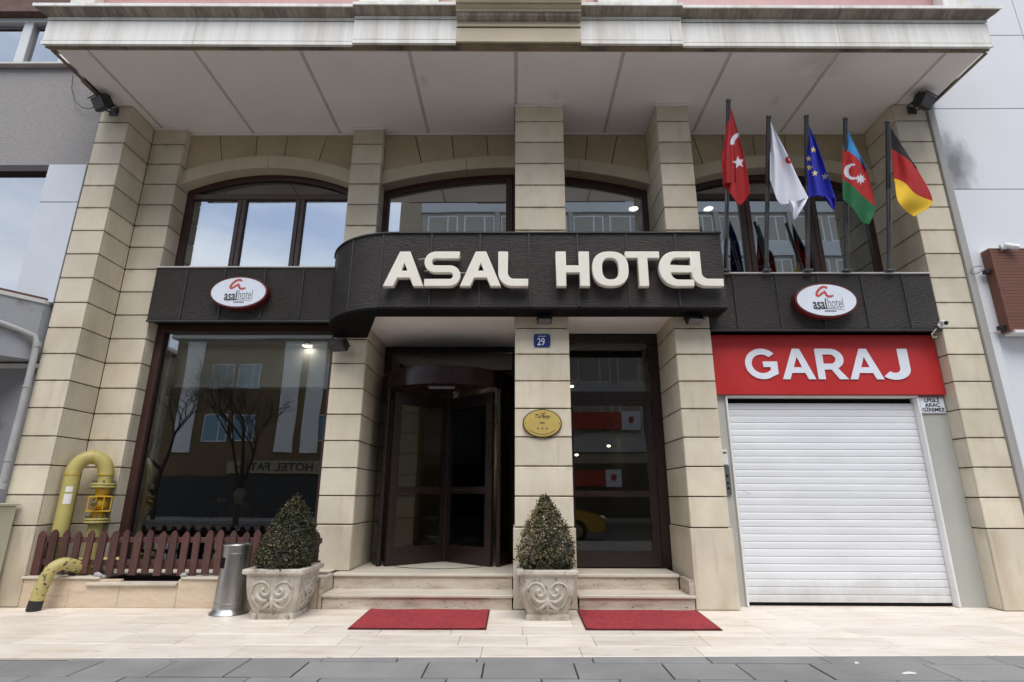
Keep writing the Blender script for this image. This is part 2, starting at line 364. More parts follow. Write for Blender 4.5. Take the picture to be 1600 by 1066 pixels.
M['room_ceiling'] = mat('room_ceiling', (.42, .40, .36), .9, var=.03)
M['room_white'] = mat('white_bulkhead_edge', (.82, .82, .80), .6, var=.0)
M['bulkhead'] = mat('grey_bulkhead', (.80, .78, .72), .8, var=.04)
M['room_floor'] = mat('dark_room_floor', (.08, .06, .05), .5, var=.1)
M['yellow_wall'] = mat('lobby_wall', (.30, .25, .12), .8, var=.08)
M['wood'] = mat('varnished_wood', (.20, .09, .04), .4, var=.15, vs=(4, 20, 20))
M['lamp_on'] = emit('lit_lamp', (1, .95, .85), 7)
M['led_on'] = emit('lit_led', (1, .96, .88), 10)
M['lobby_on'] = emit('lit_lobby_lamp', (1, .93, .78), 4)
M['glass'] = glass('shop_window_glass', .065, (.90, .92, .90), .05)
M['glass_up'] = glass('coated_window_glass', .36, (.55, .58, .58), .03, (.92, .96, 1))
M['glass_fan'] = glass('fanlight_glass', .10, (.45, .46, .45), .02)
M['glass_door'] = glass('door_glass', .0, (.72, .72, .68), .015)
M['far_glass'] = mat('far_window_glass', (.09, .21, .30), .15, var=.3, vs=(1, 1, 1), spec=.8)
# ================================================================== ground
def structure(name, mb, m, parent=None, label=None):
    o = mb.build(name, m, parent)
    if parent is None: o['kind'] = 'structure'
    return o
g = structure('ground', MB().box(-120, 120, -140, 60, -.6, -.16), M['asphalt'])
pv_root = structure('pavement', MB().box(-30, 30, -7.4, -1.4, -.15, -.016), M['paver_joint'])
MB().cbox(-30, 30, -7.62, -7.404, -.155, -.004, .02).build('kerb', M['paver'], pv_root)
MB().box(-30, 30, -7.39, -3.35, -.015, -.004).build('far_paving', M['paver'], pv_root)
def edge_y(x): return -1.725+.0247*x          # front edge of the pale strip runs slightly askew
tr_root = structure('entrance_paving', MB().prism([(-9.5, edge_y(-9.5)), (9.5, edge_y(9.5)), (9.5, .6), (-9.5, .6)], -.14, -.012, 'z'), M['grout'])
def quad_tile(name, parent, p4, z0, z1, m, gap):
    cx = sum(p[0] for p in p4)/4; cy = sum(p[1] for p in p4)/4
    q = []
    for (x, y) in p4:
        q.append((x+(gap if x < cx else -gap), y+(gap if y < cy else -gap)))
    mb = MB(); c = .003
    top = [(x+(c if x < cx else -c), y+(c if y < cy else -c), z1) for x, y in q]
    mid = [(x, y, z1-c) for x, y in q]; bot = [(x, y, z0) for x, y in q]
    mb.add(bot+mid+top, [(0, 1, 5, 4), (1, 2, 6, 5), (2, 3, 7, 6), (3, 0, 4, 7), (4, 5, 9, 8), (5, 6, 10, 9), (6, 7, 11, 10), (7, 4, 8, 11), (8, 9, 10, 11)])
    return mb.build(name, m, parent)
rows = [.42, .0, -.36, -.73, -1.08, -1.42, None]
rnd = random.Random(3)
for j in range(6):
    ya, yb = rows[j+1], rows[j]
    x = -9.4+rnd.uniform(0, .5)
    while x < 9:
        ww = rnd.choice([.55, .62, .9, .95, .75]); x2 = x+ww
        a0 = ya if ya is not None else edge_y(x); a1 = ya if ya is not None else edge_y(x2)
        quad_tile('paving_tile', tr_root, [(x, a0), (x2, a1), (x2, yb), (x, yb)], -.012, rnd.uniform(-.0012, .0008), M['trav'], .0018)
        x = x2
# grey pavers: joints of the nearest row read off the photograph
r1 = [-7.9, -7.1, -6.4, -5.6, -4.9, -4.2, -3.53, -2.92, -2.40, -1.90, -1.46, -.61, -.22, .41, 1.03, 1.55, 2.07, 2.87, 3.5, 4.1, 4.8, 5.5, 6.3, 7.1, 7.9]
for a, b in zip(r1, r1[1:]): quad_tile('paver', pv_root, [(a, -2.215), (b, -2.215), (b, -1.862), (a, -1.862)], -.03, rnd.uniform(-.004, .001), M['paver'], .006)
x = -3.2
while x < 8:                                                    # wedge-shaped strip along the pale tiles
    x2 = x+rnd.uniform(.5, .9)
    quad_tile('paver', pv_root, [(x, -1.858), (x2, -1.858), (x2, edge_y(x2)-.004), (x, edge_y(x)-.004)], -.03, rnd.uniform(-.004, 0), M['paver'], .004)
    x = x2
for yb in (-2.219, -2.59, -2.96):
    x = -8+rnd.uniform(0, .6)
    while x < 8:
        x2 = x+rnd.uniform(.42, .85)
        quad_tile('paver', pv_root, [(x, yb-.367), (x2, yb-.367), (x2, yb), (x, yb)], -.03, rnd.uniform(-.004, .001), M['paver'], .006)
        x = x2

# ================================================================== the hotel
H = thing('hotel_building', 'beige stone-clad hotel front with arched windows, deep white overhang and dark metal bands', 'building')
ZB = [.81+.3215*k for k in range(17)]; ZS = 6.215                # course joints, soffit height
def pillar(x0, x1, yf, yb, base, sides='', hide=None, swell=0.0):
    p = part('pillar', H)
    MB().box(x0+.02, x1-.02, yf+.02, yb, base, ZS).build('core', M['joint'], p)
    zz = [base]+[z for z in ZB if z > base+.05]+[ZS]
    g_, t = .0062, .03
    for k, (a, b) in enumerate(zip(zz, zz[1:])):
        if hide and a > hide[0] and b < hide[1]: continue
        s = swell if k == 0 else 0.0
        slab('stone_slab', p, x1-x0+2*s, t, b-a-2*g_, (x0-s, yf-s, a+g_), M['stone'] if k else M['stone_base'], .006)
        if 'R' in sides: slab('stone_slab', p, t, yb-yf-t-.004, b-a-2*g_, (x1-t+s, yf+t+.004, a+g_), M['stone'])
        if 'L' in sides: slab('stone_slab', p, t, yb-yf-t-.004, b-a-2*g_, (x0-s, yf+t+.004, a+g_), M['stone'])
    return p
pillar(-5.61, -5.205, 0, .48, 0, 'R')
pillar(-5.203, -4.745, .48, .80, .02, 'R')
pillar(-2.325, -1.9, .48, 1.47, .305, 'RL', hide=(3.2, 4.13))
pillar(-.008, .632, 0, .80, .0, 'RL', hide=(3.2, 4.13), swell=.016)
pillar(1.888, 2.312, 0, .80, .0, 'LR', hide=(3.2, 4.13), swell=.016)
pillar(5.055, 5.488, 0, .80, 0, 'L')
# metal flashing strip beside the right-hand pillar
MB().cbox(5.492, 5.535, -.03, .1, 0, 6.16, .004).build('flashing_strip', M['flashing'], H)
MB().box(-5.626, -5.612, .02, .4, 0, 6.16).build('dark_gap_filler', M['black_under'], H)  # black strip set into the gap, painting in its shade

# --- spandrel walls with radial joints, arch bands
def arch_of(xa, xb, zs, zc):
    hs = (xb-xa)/2; rise = zc-zs; rad = (hs*hs+rise*rise)/(2*rise); xc = (xa+xb)/2; z0 = zc-rad
    return xc, z0, rad
def zarc(A, x, off=0): return A[1]+math.sqrt(max((A[2]+off)**2-(x-A[0])**2, 0))
BAND = .195
def arch_wall(xa, xb, zs, zc, joints, bjoints):
    A = arch_of(xa, xb, zs, zc)
    wall = part('spandrel_wall', H)
    n = 24
    xs = [xa+(xb-xa)*i/n for i in range(n+1)]
    MB().prism([(x, zarc(A, x, .05)) for x in xs]+[(xb, 6.3), (xa, 6.3)], .66, .86).build('backing', M['joint'], wall)
    js = [(xa, xa)]+joints+[(xb, xb)]
    for (t0, b0), (t1, b1) in zip(js, js[1:]):
        e = .006
        lo = [b0+e+(b1-b0-2*e)*i/6 for i in range(7)]
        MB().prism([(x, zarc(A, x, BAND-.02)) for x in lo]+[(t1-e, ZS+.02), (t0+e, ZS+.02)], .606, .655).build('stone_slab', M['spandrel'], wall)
    band = part('arch_band', H)
    bj = [xa]+bjoints+[xb]
    for a, b in zip(bj, bj[1:]):
        m_ = 16; pts = [a+.003+(b-a-.006)*i/m_ for i in range(m_+1)]
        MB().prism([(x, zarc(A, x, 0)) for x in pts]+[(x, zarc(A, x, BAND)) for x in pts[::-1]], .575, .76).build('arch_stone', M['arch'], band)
    return A
AL = arch_of(-4.745, -2.325, 5.365, 5.635); AC = arch_of(-1.9, 1.888, 5.365, 5.635); AR = arch_of(2.312, 5.055, 5.365, 5.635)
arch_wall(-4.745, -2.325, 5.365, 5.635, [(-4.334, -4.227), (-3.78, -3.755), (-3.32, -3.346), (-2.748, -2.841)], [-3.54])
arch_wall(-1.9, 1.888, 5.365, 5.635, [(-1.475, -1.342), (-.942, -.884), (-.429, -.396), (.4, .38), (1.048, .993), (1.489, 1.361)], [-.7, .9])
arch_wall(2.312, 5.055, 5.365, 5.635, [(2.554, 2.681), (2.99, 3.02), (3.434, 3.436), (3.9, 3.88), (4.35, 4.31), (4.8, 4.68)], [3.68])

# --- windows on the upper floor
def arched_window(xa, xb, zb, A, mulls, transom, y=.76, blind_frames=True):
    wdw = part('window', H); fw = .085; n = 20
    xs = [xa+(xb-xa)*i/n for i in range(n+1)]
    arc_o = [(x, zarc(A, x, .02)) for x in xs]
    xi = [xa+fw+(xb-xa-2*fw)*i/n for i in range(n+1)]
    arc_i = [(x, zarc(A, x, -fw)) for x in xi]
    mb = MB()                                                    # outer frame: jambs, head, sill
    mb.box(xa, xa+fw, y, y+.08, zb, zarc(A, xa+fw, .0)); mb.box(xb-fw, xb, y, y+.08, zb, zarc(A, xb-fw, .0))
    mb.prism(arc_i+arc_o[::-1], y+.002, y+.078)
    mb.box(xa+fw, xb-fw, y+.001, y+.079, zb, zb+.06)
    mb.build('frame', M['frame'], wdw)
    if transom: MB().cbox(xa+fw, xb-fw, y-.006, y+.07, transom, transom+.085, .008).build('transom', M['frame'], wdw)
    top = (transom if transom else None)
    ed = [xa+fw]+[e for mm in mulls for e in mm]+[xb-fw]
    for mm in mulls:
        zt = top if top else zarc(A, (mm[0]+mm[1])/2, -.05)
        mid = (mm[0]+mm[1])/2
        MB().cbox(mm[0], mid-.003, y-.004, y+.07, zb+.06, zt, .006).build('mullion', M['frame'], wdw)
        MB().cbox(mid+.003, mm[1], y-.004, y+.07, zb+.06, zt, .006).build('mullion', M['frame'], wdw)
    for i in range(0, len(ed), 2):
        a, b = ed[i], ed[i+1]
        if top: MB().box(a, b, y+.035, y+.047, zb+.06, top).build('pane', M['glass_up'], wdw)
        else:
            pts = [a+(b-a)*k/10 for k in range(11)]
            MB().prism([(a, zb+.06), (b, zb+.06)]+[(x, zarc(A, x, -fw+.01)) for x in pts[::-1]], y+.035, y+.047).build('pane', M['glass_up'], wdw)
    if top:
        a, b = xa+fw, xb-fw; pts = [a+(b-a)*k/14 for k in range(15)]
        MB().prism([(a, top+.085), (b, top+.085)]+[(x, max(zarc(A, x, -fw+.01), top+.09)) for x in pts[::-1]], y+.035, y+.047).build('pane', M['glass_fan'], wdw)
    return wdw
arched_window(-4.745, -2.325, 4.0, AL, [(-4.0, -3.87), (-3.16, -3.03)], 5.235)
arched_window(-1.9, 1.888, 4.0, AC, [(-.14, .06)], None)
arched_window(2.312, 5.055, 3.80, AR, [(3.19, 3.34), (4.13, 4.28)], 5.235)

# --- overhang: soffit panels, cornice in five runs
def fy(x): return -.985+.0075*(x+5.6)                            # the overhang runs slightly askew of the pillars
SOF = part('soffit', H)
MB().box(-5.52, 5.62, -.85, .7, 6.30, 6.5).build('backing', M['joint'], SOF)
sj = [-5.48, -5.09, -3.825, -2.56, -1.272, .0, 1.283, 2.56, 3.835, 5.11, 5.58]
for a, b in zip(sj, sj[1:]):
    MB().prism([(a+.022, fy(a)+.03), (b-.022, fy(b)+.03), (b-.022, .66), (a+.022, .66)], 6.217, 6.235, 'z').build('soffit_panel', M['soffit'], SOF)
for a in sj[1:-1]:
    MB().box(a-.024, a+.024, fy(a)+.03, .66, 6.2245, 6.30).build('joint_strip', M['soffit_strip'], SOF)
for (x0, x1, y) in ((-4.745, -2.325, .6), (-1.9, -.01, .6), (.64, 1.885, .6), (2.315, 5.05, .6)):
    MB().cbox(x0, x1, y-.022, y+.004, 6.190, 6.216, .004).build('cove_trim', M['soffit'], SOF)
for (x0, x1, y) in ((-5.203, -4.745, .48), (-2.325, -1.9, .48), (-.008, .632, 0), (1.888, 2.312, 0)):
    MB().cbox(x0-.02, x1+.02, y-.022, y-.001, 6.188, 6.216, .004).build('cove_trim', M['soffit'], SOF)
CO = part('cornice', H)
def cornice_run(x0, x1, dy, fine=True, endl=0.0, endr=0.0):
    def run(prof_a, prof_b, name, m):                           # two profiles joined by flat faces
        n = len(prof_a); mb = MB()
        mb.add([(p[0], p[1], p[2]) for p in prof_a]+[(p[0], p[1], p[2]) for p in prof_b],
               [(i, (i+1) % n, n+(i+1) % n, n+i) for i in range(n)]+[list(range(n))[::-1], list(range(n, 2*n))])
        return mb.build(name, m, CO)
    def piece(name, pts, m):                                    # pts: (outward, z) polygon
        A_ = [(x0-(q if endl else 0)*1.0, fy(x0)-dy-q, z) for q, z in pts]
        B_ = [(x1+(q if endr else 0)*1.0, fy(x1)-dy-q, z) for q, z in pts]
        return run(A_, B_, name, m)
    bk = -.5
    piece('drip_edge', [(.0, 6.228), (.0, 6.248), (bk, 6.248), (bk, 6.228)], M['lip'])
    if fine:
        piece('lower_fillet', [(.035, 6.25), (.035, 6.297), (bk, 6.297), (bk, 6.25)], M['cornice'])
        piece('groove', [(.018, 6.299), (.018, 6.311), (bk, 6.311), (bk, 6.299)], M['lip'])
        piece('face_stone', [(.028, 6.313), (.028, 6.592), (bk, 6.592), (bk, 6.313)], M['cornice'])
        piece('groove', [(.016, 6.594), (.016, 6.606), (bk, 6.606), (bk, 6.594)], M['lip'])
        piece('upper_fillet', [(.034, 6.608), (.034, 6.645), (bk, 6.645), (bk, 6.608)], M['cornice'])
        piece('cove', [(.045, 6.647), (.06, 6.660), (.085, 6.668), (.118, 6.690), (.13, 6.700), (bk, 6.700), (bk, 6.647)], M['cornice_dirty'])
        piece('top_slab', [(.145, 6.702), (.145, 6.742), (bk, 6.742), (bk, 6.702)], M['cornice'])
    else:
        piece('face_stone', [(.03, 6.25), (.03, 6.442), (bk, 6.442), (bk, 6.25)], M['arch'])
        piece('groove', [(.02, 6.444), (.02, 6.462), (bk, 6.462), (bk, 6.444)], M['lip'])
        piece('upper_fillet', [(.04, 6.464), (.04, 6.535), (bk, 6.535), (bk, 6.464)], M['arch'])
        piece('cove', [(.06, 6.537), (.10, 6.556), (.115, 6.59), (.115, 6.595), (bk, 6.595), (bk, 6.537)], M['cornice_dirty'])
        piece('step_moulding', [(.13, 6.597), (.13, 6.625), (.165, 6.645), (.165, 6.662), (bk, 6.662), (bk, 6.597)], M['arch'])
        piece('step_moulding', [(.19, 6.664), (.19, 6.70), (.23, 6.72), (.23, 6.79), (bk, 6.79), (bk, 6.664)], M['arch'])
cuts = [-5.58, -3.82, -1.93]
cornice_run(-5.58, -3.82, 0, endl=1); cornice_run(-3.815, -1.93, 0)
cornice_run(-1.925, -.705, .03); cornice_run(-.70, .765, .06, fine=False); cornice_run(.77, 1.97, .03)
cornice_run(1.975, 3.84, 0); cornice_run(3.845, 5.62, 0, endr=1)
# side returns of the overhang
MB().box(-5.575, -5.53, -.45, .05, 6.228, 6.74).build('return_stone', M['cornice_dirty'], CO)
MB().box(5.59, 5.635, -.40, .05, 6.228, 6.74).build('return_stone', M['cornice_dirty'], CO)
for sx in (-5.515, 5.60): MB().box(sx-.018, sx+.018, fy(sx)+.03, .0, 6.212, 6.2275).build('edge_rail', M['lip'], SOF)
# upper storey above the overhang
UW = part('upper_wall', H)
MB().box(-5.45, 5.5, -.80, 5, 6.5, 15).build('wall', M['pink'], UW)
for x0, x1 in ((-5.5, -5.20), (-1.93, -.95), (1.0, 1.97), (5.2, 5.54)):
    MB().cbox(x0, x1, -.93, -.6, 6.742, 15, .01).build('pier', M['cornice'], UW)
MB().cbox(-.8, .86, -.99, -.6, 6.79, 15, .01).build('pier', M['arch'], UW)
for zz in (9.6, 12.6): MB().cbox(-5.5, 5.55, -1.0, -.6, zz, zz+.3, .02).build('string_course', M['cornice'], UW)
MB().cbox(-5.6, 5.65, -1.2, 5.0, 15, 15.4, .05).build('parapet', M['cornice'], UW)

# --- rooms behind the glass
RM = part('interior', H)
def room(x0, x1, y0, y1, z0, z1, wm, cm, fm):
    t = .06
    MB().box(x0, x1, y1, y1+t, z0, z1).build('back_wall', wm, RM)
    MB().box(x0-t, x0, y0, y1+t, z0, z1).build('side_wall', wm, RM); MB().box(x1, x1+t, y0, y1+t, z0, z1).build('side_wall', wm, RM)
    MB().box(x0-t, x1+t, y0, y1+t, z1, z1+t).build('ceiling', cm, RM); MB().box(x0-t, x1+t, y0, y1+t, z0-t, z0).build('floor', fm, RM)
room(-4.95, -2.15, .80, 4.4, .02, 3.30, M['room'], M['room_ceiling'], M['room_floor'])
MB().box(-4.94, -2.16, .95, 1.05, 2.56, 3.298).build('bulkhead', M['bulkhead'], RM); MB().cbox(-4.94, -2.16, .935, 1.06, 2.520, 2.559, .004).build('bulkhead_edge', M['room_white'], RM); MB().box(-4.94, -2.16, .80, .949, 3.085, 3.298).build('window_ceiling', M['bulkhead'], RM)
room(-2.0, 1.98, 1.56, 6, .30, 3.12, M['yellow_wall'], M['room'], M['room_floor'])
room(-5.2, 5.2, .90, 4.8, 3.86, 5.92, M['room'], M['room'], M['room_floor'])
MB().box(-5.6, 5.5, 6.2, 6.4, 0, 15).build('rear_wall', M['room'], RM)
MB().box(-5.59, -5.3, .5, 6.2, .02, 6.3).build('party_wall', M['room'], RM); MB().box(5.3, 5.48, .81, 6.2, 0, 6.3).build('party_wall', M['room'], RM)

# --- ground-floor shop window
SW = part('shop_window', H); xa, xb, zb, zt, y = -4.745, -2.325, .30, 3.30, .66
mb = MB(); mb.box(xa, xa+.10, y, y+.12, zb, zt); mb.box(xb-.09, xb, y, y+.12, zb, zt); mb.box(xa+.1, xb-.09, y+.001, y+.119, zt-.09, zt); mb.box(xa+.1, xb-.09, y+.001, y+.119, zb, zb+.1)
mb.build('frame', M['frame'], SW)
MB().box(xa+.1, xb-.09, y+.05, y+.062, zb+.1, zt-.09).build('pane', M['glass'], SW)
MB().cbox(xa+.12, xa+.165, y+.125, y+.16, zb+.1, zt-.09, .005).build('reveal_reflection_strip', M['coping'], SW)  # pale strip behind the pane, painting in the mirrored stone reveal
MB().cbox(xa, xb, .50, .665, .24, .299, .006).build('sill', M['trav_tread'], SW)
MB().box(xa, xb, .67, .80, .0, .30).build('apron', M['joint'], SW)

# --- dark metal fascias
def fascia(x0, x1, yf, z0, z1, seams, ydepth):
    fa = part('metal_fascia', H)
    ed = [x0]+seams+[x1]
    for a, b in zip(ed, ed[1:]): MB().cbox(a+.004, b-.004, yf, yf+.03, z0, z1, .005).build('metal_panel', M['metal_panel'], fa)
    for s_ in seams: MB().cbox(s_-.008, s_+.008, yf-.014, yf+.01, z0+.005, z1-.002, .003).build('seam', M['seam'], fa)
    MB().box(x0+.002, x1-.002, yf+.031, ydepth, z0+.004, z1-.01).build('backing', M['black_under'], fa)
    MB().cbox(x0, x1, yf-.02, ydepth+.02, z1+.002, z1+.022, .004).build('coping', M['coping'], fa)
    MB().cbox(x0, x1, yf-.012, yf+.03, z0-.03, z0-.002, .004).build('bottom_trim', M['seam'], fa)
    return fa
fascia(-4.742, -2.36, .42, 3.30, 4.015, [-4.315, -3.82, -3.285, -2.78], .75)
fascia(2.318, 5.052, .0, 3.055, 3.75, [2.645, 3.165, 3.68, 4.2, 4.70], .75)

# --- entrance canopy with rounded corner
CA = part('entrance_canopy', H); yF, z0, z1 = -.29, 3.222, 4.152; cx, cy_, rr = -1.45, .68, .97
def path_arc(a0, a1, n): return [(cx+rr*math.cos(R(a)), cy_+rr*math.sin(R(a))) for a in [a0+(a1-a0)*i/n for i in range(n+1)]]
def strip(name, pts, za, zb_, th, m, parent, smooth=True):
    n = len(pts); nr = []
    for i in range(n):
        a, b = Vector(pts[max(i-1, 0)]), Vector(pts[min(i+1, n-1)]); t = (b-a).normalized(); nr.append(Vector((t.y, -t.x)))
    mb = MB(); ou = [Vector(p)-q*0 for p, q in zip(pts, nr)]; inn = [Vector(p)-q*th for p, q in zip(pts, nr)]
    vs = [(p.x, p.y, za) for p in ou]+[(p.x, p.y, zb_) for p in ou]+[(p.x, p.y, za) for p in inn]+[(p.x, p.y, zb_) for p in inn]
    fs = []
    for i in range(n-1):
        fs += [(i, i+1, n+i+1, n+i), (2*n+i+1, 2*n+i, 3*n+i, 3*n+i+1), (n+i, n+i+1, 3*n+i+1, 3*n+i), (i+1, i, 2*n+i, 2*n+i+1)]
    fs += [(0, n, 3*n, 2*n), (n-1, 3*n-1, 4*n-1, 2*n-1)]
    mb.add(vs, fs); return mb.build(name, m, parent, smooth, 40)
sx = [-1.0, -.424, .158, .731, 1.311, 1.891]
arcA, arcB, arcC = path_arc(195, 236, 10), path_arc(236.7, 262, 8), path_arc(262.6, 270, 3)
strip('metal_panel', arcA, z0, z1, .02, M['metal_panel'], CA); strip('metal_panel', arcB, z0, z1, .02, M['metal_panel'], CA)
strip('metal_panel', arcC+[(-1.0-.004, yF)], z0, z1, .02, M['metal_panel'], CA)
for a, b in zip(sx, sx[1:]+[2.432]): strip('metal_panel', [(a+.004, yF), (b-.004, yF)], z0, z1, .02, M['metal_panel'], CA)
for s_ in sx: MB().cbox(s_-.009, s_+.009, yF-.014, yF+.01, z0+.004, z1-.004, .003).build('seam', M['pole'] if False else M['seam'], CA)
for an in (236.35, 262.3):
    px, py = cx+rr*math.cos(R(an)), cy_+rr*math.sin(R(an)); MB().tube([(px, py, z0+.004), (px, py, z1-.004)], .011, 6).build('seam', M['seam'], CA)
strip('top_trim', [(cx+(rr+.018)*math.cos(R(a)), cy_+(rr+.018)*math.sin(R(a))) for a in range(195, 271, 5)]+[(2.446, yF-.018)], z1+.001, z1+.018, .06, M['seam'], CA)
MB().box(2.412, 2.432, yF+.002, -.002, z0, z1).build('end_panel', M['metal_panel'], CA)
und = path_arc(195, 270, 14)
poly = [(p[0]*1.0, p[1]) for p in und]+[(2.43, yF), (2.43, -.003), (-1.897, -.003), (-1.897, .47), (-2.40, .47)]
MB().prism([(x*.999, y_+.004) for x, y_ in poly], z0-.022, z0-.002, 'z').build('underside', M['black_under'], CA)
MB().prism([(x*.995, y_+.02) for x, y_ in und]+[(2.41, yF+.02), (2.41, .0), (1.88, .0), (1.88, .75), (-2.3, .75)], z1-.06, z1-.03, 'z').build('roof_sheet', M['seam'], CA)
for x0, x1, yb in ((-1.895, -.012, 1.47), (.637, 1.885, .80)):
    MB().box(x0, x1, .0, yb, 3.232, 3.25).build('ceiling_panel', M['soffit'], CA)
MB().box(-1.9, 1.88, .02, .74, 3.26, 4.09).build('core', M['black_under'], CA)

ar_ = path_arc(198, 262, 16); n_ = len(ar_)                      # dark soffit curving down onto the pillar by the shop window
vs_ = [(p[0]*.998, p[1]+.01, 3.2) for p in ar_]+[(-2.318+.42*i/(n_-1), .4775, 3.075) for i in range(n_)]
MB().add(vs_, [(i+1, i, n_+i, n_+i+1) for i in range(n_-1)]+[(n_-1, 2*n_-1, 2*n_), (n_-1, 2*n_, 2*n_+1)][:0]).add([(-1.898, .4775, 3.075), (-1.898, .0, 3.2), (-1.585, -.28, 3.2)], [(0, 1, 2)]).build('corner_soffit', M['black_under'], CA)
# letters ASAL HOTEL
def gA(W=1.18): return [[(0, 0), (.445, 1), (.735, 1), (1.18, 0), (.895, 0), (.785, .245), (.395, .245), (.285, 0)], [(.465, .43), (.715, .43), (.59, .70)]]
def gS(): return [stroke([(.97, .9075), (.30, .9075)]+arc(.30, .70, .2075, .2075, 90, 270, 14)+[(.72, .4925)]+arc(.72, .2925, .20, .20, 90, -90, 14)+[(.02, .0925)], .185)]
def gL(): return [[(0, 1), (0, .40)]+arc(.36, .38, .36, .38, 180, 270, 10)+[(.80, 0), (.80, .19), (.44, .19)]+arc(.42, .39, .18, .20, 270, 180, 8)+[(.24, 1)]]
def gH(): return [[(0, 0), (.24, 0), (.24, .40), (.62, .40), (.62, 0), (.86, 0), (.86, 1), (.62, 1), (.62, .585), (.24, .585), (.24, 1), (0, 1)]]
def sup(cx, cy, a, b, e, n=40):
    o = []
    for i in range(n):
        t = 2*PI*i/n; c_, s_ = math.cos(t), math.sin(t)
        o.append((cx+a*math.copysign(abs(c_)**(2/e), c_), cy+b*math.copysign(abs(s_)**(2/e), s_)))
    return o
def gO(): return [sup(.525, .5, .525, .5, 2.5), sup(.525, .5, .26, .33, 2.6)]
def gT(): return [[(0, .83), (.345, .83), (.345, 0), (.60, 0), (.60, .83), (.945, .83), (.945, 1), (0, 1)]]
def gE(): return [[(.88, 1), (.45, 1)]+arc(.45, .5, .45, .5, 90, 270, 20)+[(.93, 0), (.93, .165), (.52, .165)]+arc(.52, .40, .22, .235, 270, 180, 8)+[(.90, .40), (.90, .58)]+arc(.52, .60, .22, .235, 180, 90, 8)+[(.88, .835)]]
def letter(name, polys, x0, x1, zb_, h, yb, depth, m, parent, bevel):
    mn = min(p[0] for q in polys for p in q); mxx = max(p[0] for q in polys for p in q)
    k = (x1-x0)/(mxx-mn)
    me = shape_mesh(name, [[((p[0]-mn)*k, p[1]*h) for p in q] for q in polys], depth, m, bevel)
    return obj(name, me, parent, (x0, yb, zb_))
for gl, a, b in ((gA(), -1.512, -1.06), (gS(), -1.05, -.640), (gA(), -.632, -.176), (gL(), -.196, .137), (gH(), .47, .842), (gO(), .886, 1.292), (gT(), 1.275, 1.655), (gE(), 1.652, 2.03), (gL(), 2.022, 2.365)):
    letter('letter', gl, a, b, 3.44, .42, -.33, .075, M['cream_letter'], CA, .006)
for xx in (-1.3, -.8, -.4, 0, .65, 1.1, 1.46, 1.85, 2.15): MB().tube([(xx, -.33, 3.55), (xx, -.285, 3.55)], .008, 6).build('stand_off', M['seam'], CA)

# --- garage shutter and its surround
GA = part('garage_door', H)
MB().box(2.33, 2.47, .20, .34, 0, 2.29).build('jamb', M['jamb'], GA); MB().box(4.745, 5.052, .20, .34, 0, 2.29).build('jamb', M['jamb'], GA)
MB().cbox(2.472, 2.496, .17, .30, 0.004, 2.262, .004).build('guide_rail', M['white_alu'], GA); MB().cbox(4.719, 4.743, .17, .30, 0.004, 2.262, .004).build('guide_rail', M['white_alu'], GA)
MB().cbox(2.472, 4.743, .172, .30, 2.264, 2.287, .004).build('head_rail', M['white_alu'], GA)
SH = part('shutter', GA) if False else GA
sp, ns = .0775, 28
prof = [(.002, .001), (-.0035, .003), (-.0045, .014), (-.0056, .036), (-.0052, .058), (-.004, .071), (.001, .0757), (.006, .0757), (.006, .001)]
sme = MB(); n = len(prof)
sme.add([(2.500, p[0], p[1]) for p in prof]+[(4.715, p[0], p[1]) for p in prof], [(i, n+i, n+(i+1) % n, (i+1) % n) for i in range(n)])
sme = sme.mesh('slat', M['shutter'], True, 50)
for k in range(ns): obj('slat', sme, GA, (0, .26, .035+k*sp))
MB().box(2.499, 4.716, .262, .275, .012, .036).build('rubber_seal', M['black_under'], GA)
MB().box(2.4, 4.9, .30, .36, 0, 2.3).build('backing', M['black_under'], GA)
MB().box(2.318, 5.05, .36, .8, 0, 3.05).build('infill_wall', M['joint'], GA)

# --- steps
ST = part('entrance_steps', H)
def step_run(x0, x1, yf, z0_, z1_, yb):
    MB().box(x0+.012, x1-.012, yf+.022, yf+.06, z0_, z1_-.031).build('riser', M['trav_step'], ST)
    MB().cbox(x0, x1, yf, yb, z1_-.03, z1_, .006).build('tread', M['trav_tread'], ST)
for x0, x1 in ((-2.02, -.026), (.652, 1.868)):
    step_run(x0, x1, -.045, 0, .145, .36)
    xm = (x0+x1)/2
for x0, x1, yb in ((-2.02, -.026, 1.56), (.652, 1.868, .82)):
    step_run(x0 if x0 < 0 else x0, x1-(0.06 if x0 > 0 else 0), .29, .145, .305, yb)
MB().box(-2.45, -2.02, .30, .477, .02, .304).build('side_block', M['trav_step'], ST)
MB().box(-2.02, 1.86, .36, 1.55, .0, .27).build('base', M['joint'], ST)
MB().cbox(1.812, 1.868, -.02, .32, .147, .29, .005).build('side_slab', M['trav_step'], ST)
MB().cbox(-2.06, -2.022, -.02, .47, .0, .304, .005).build('side_slab', M['trav_step'], ST)
MB().cbox(-2.40, -2.062, .30, .478, .306, .325, .005).build('side_cap', M['trav_tread'], ST)

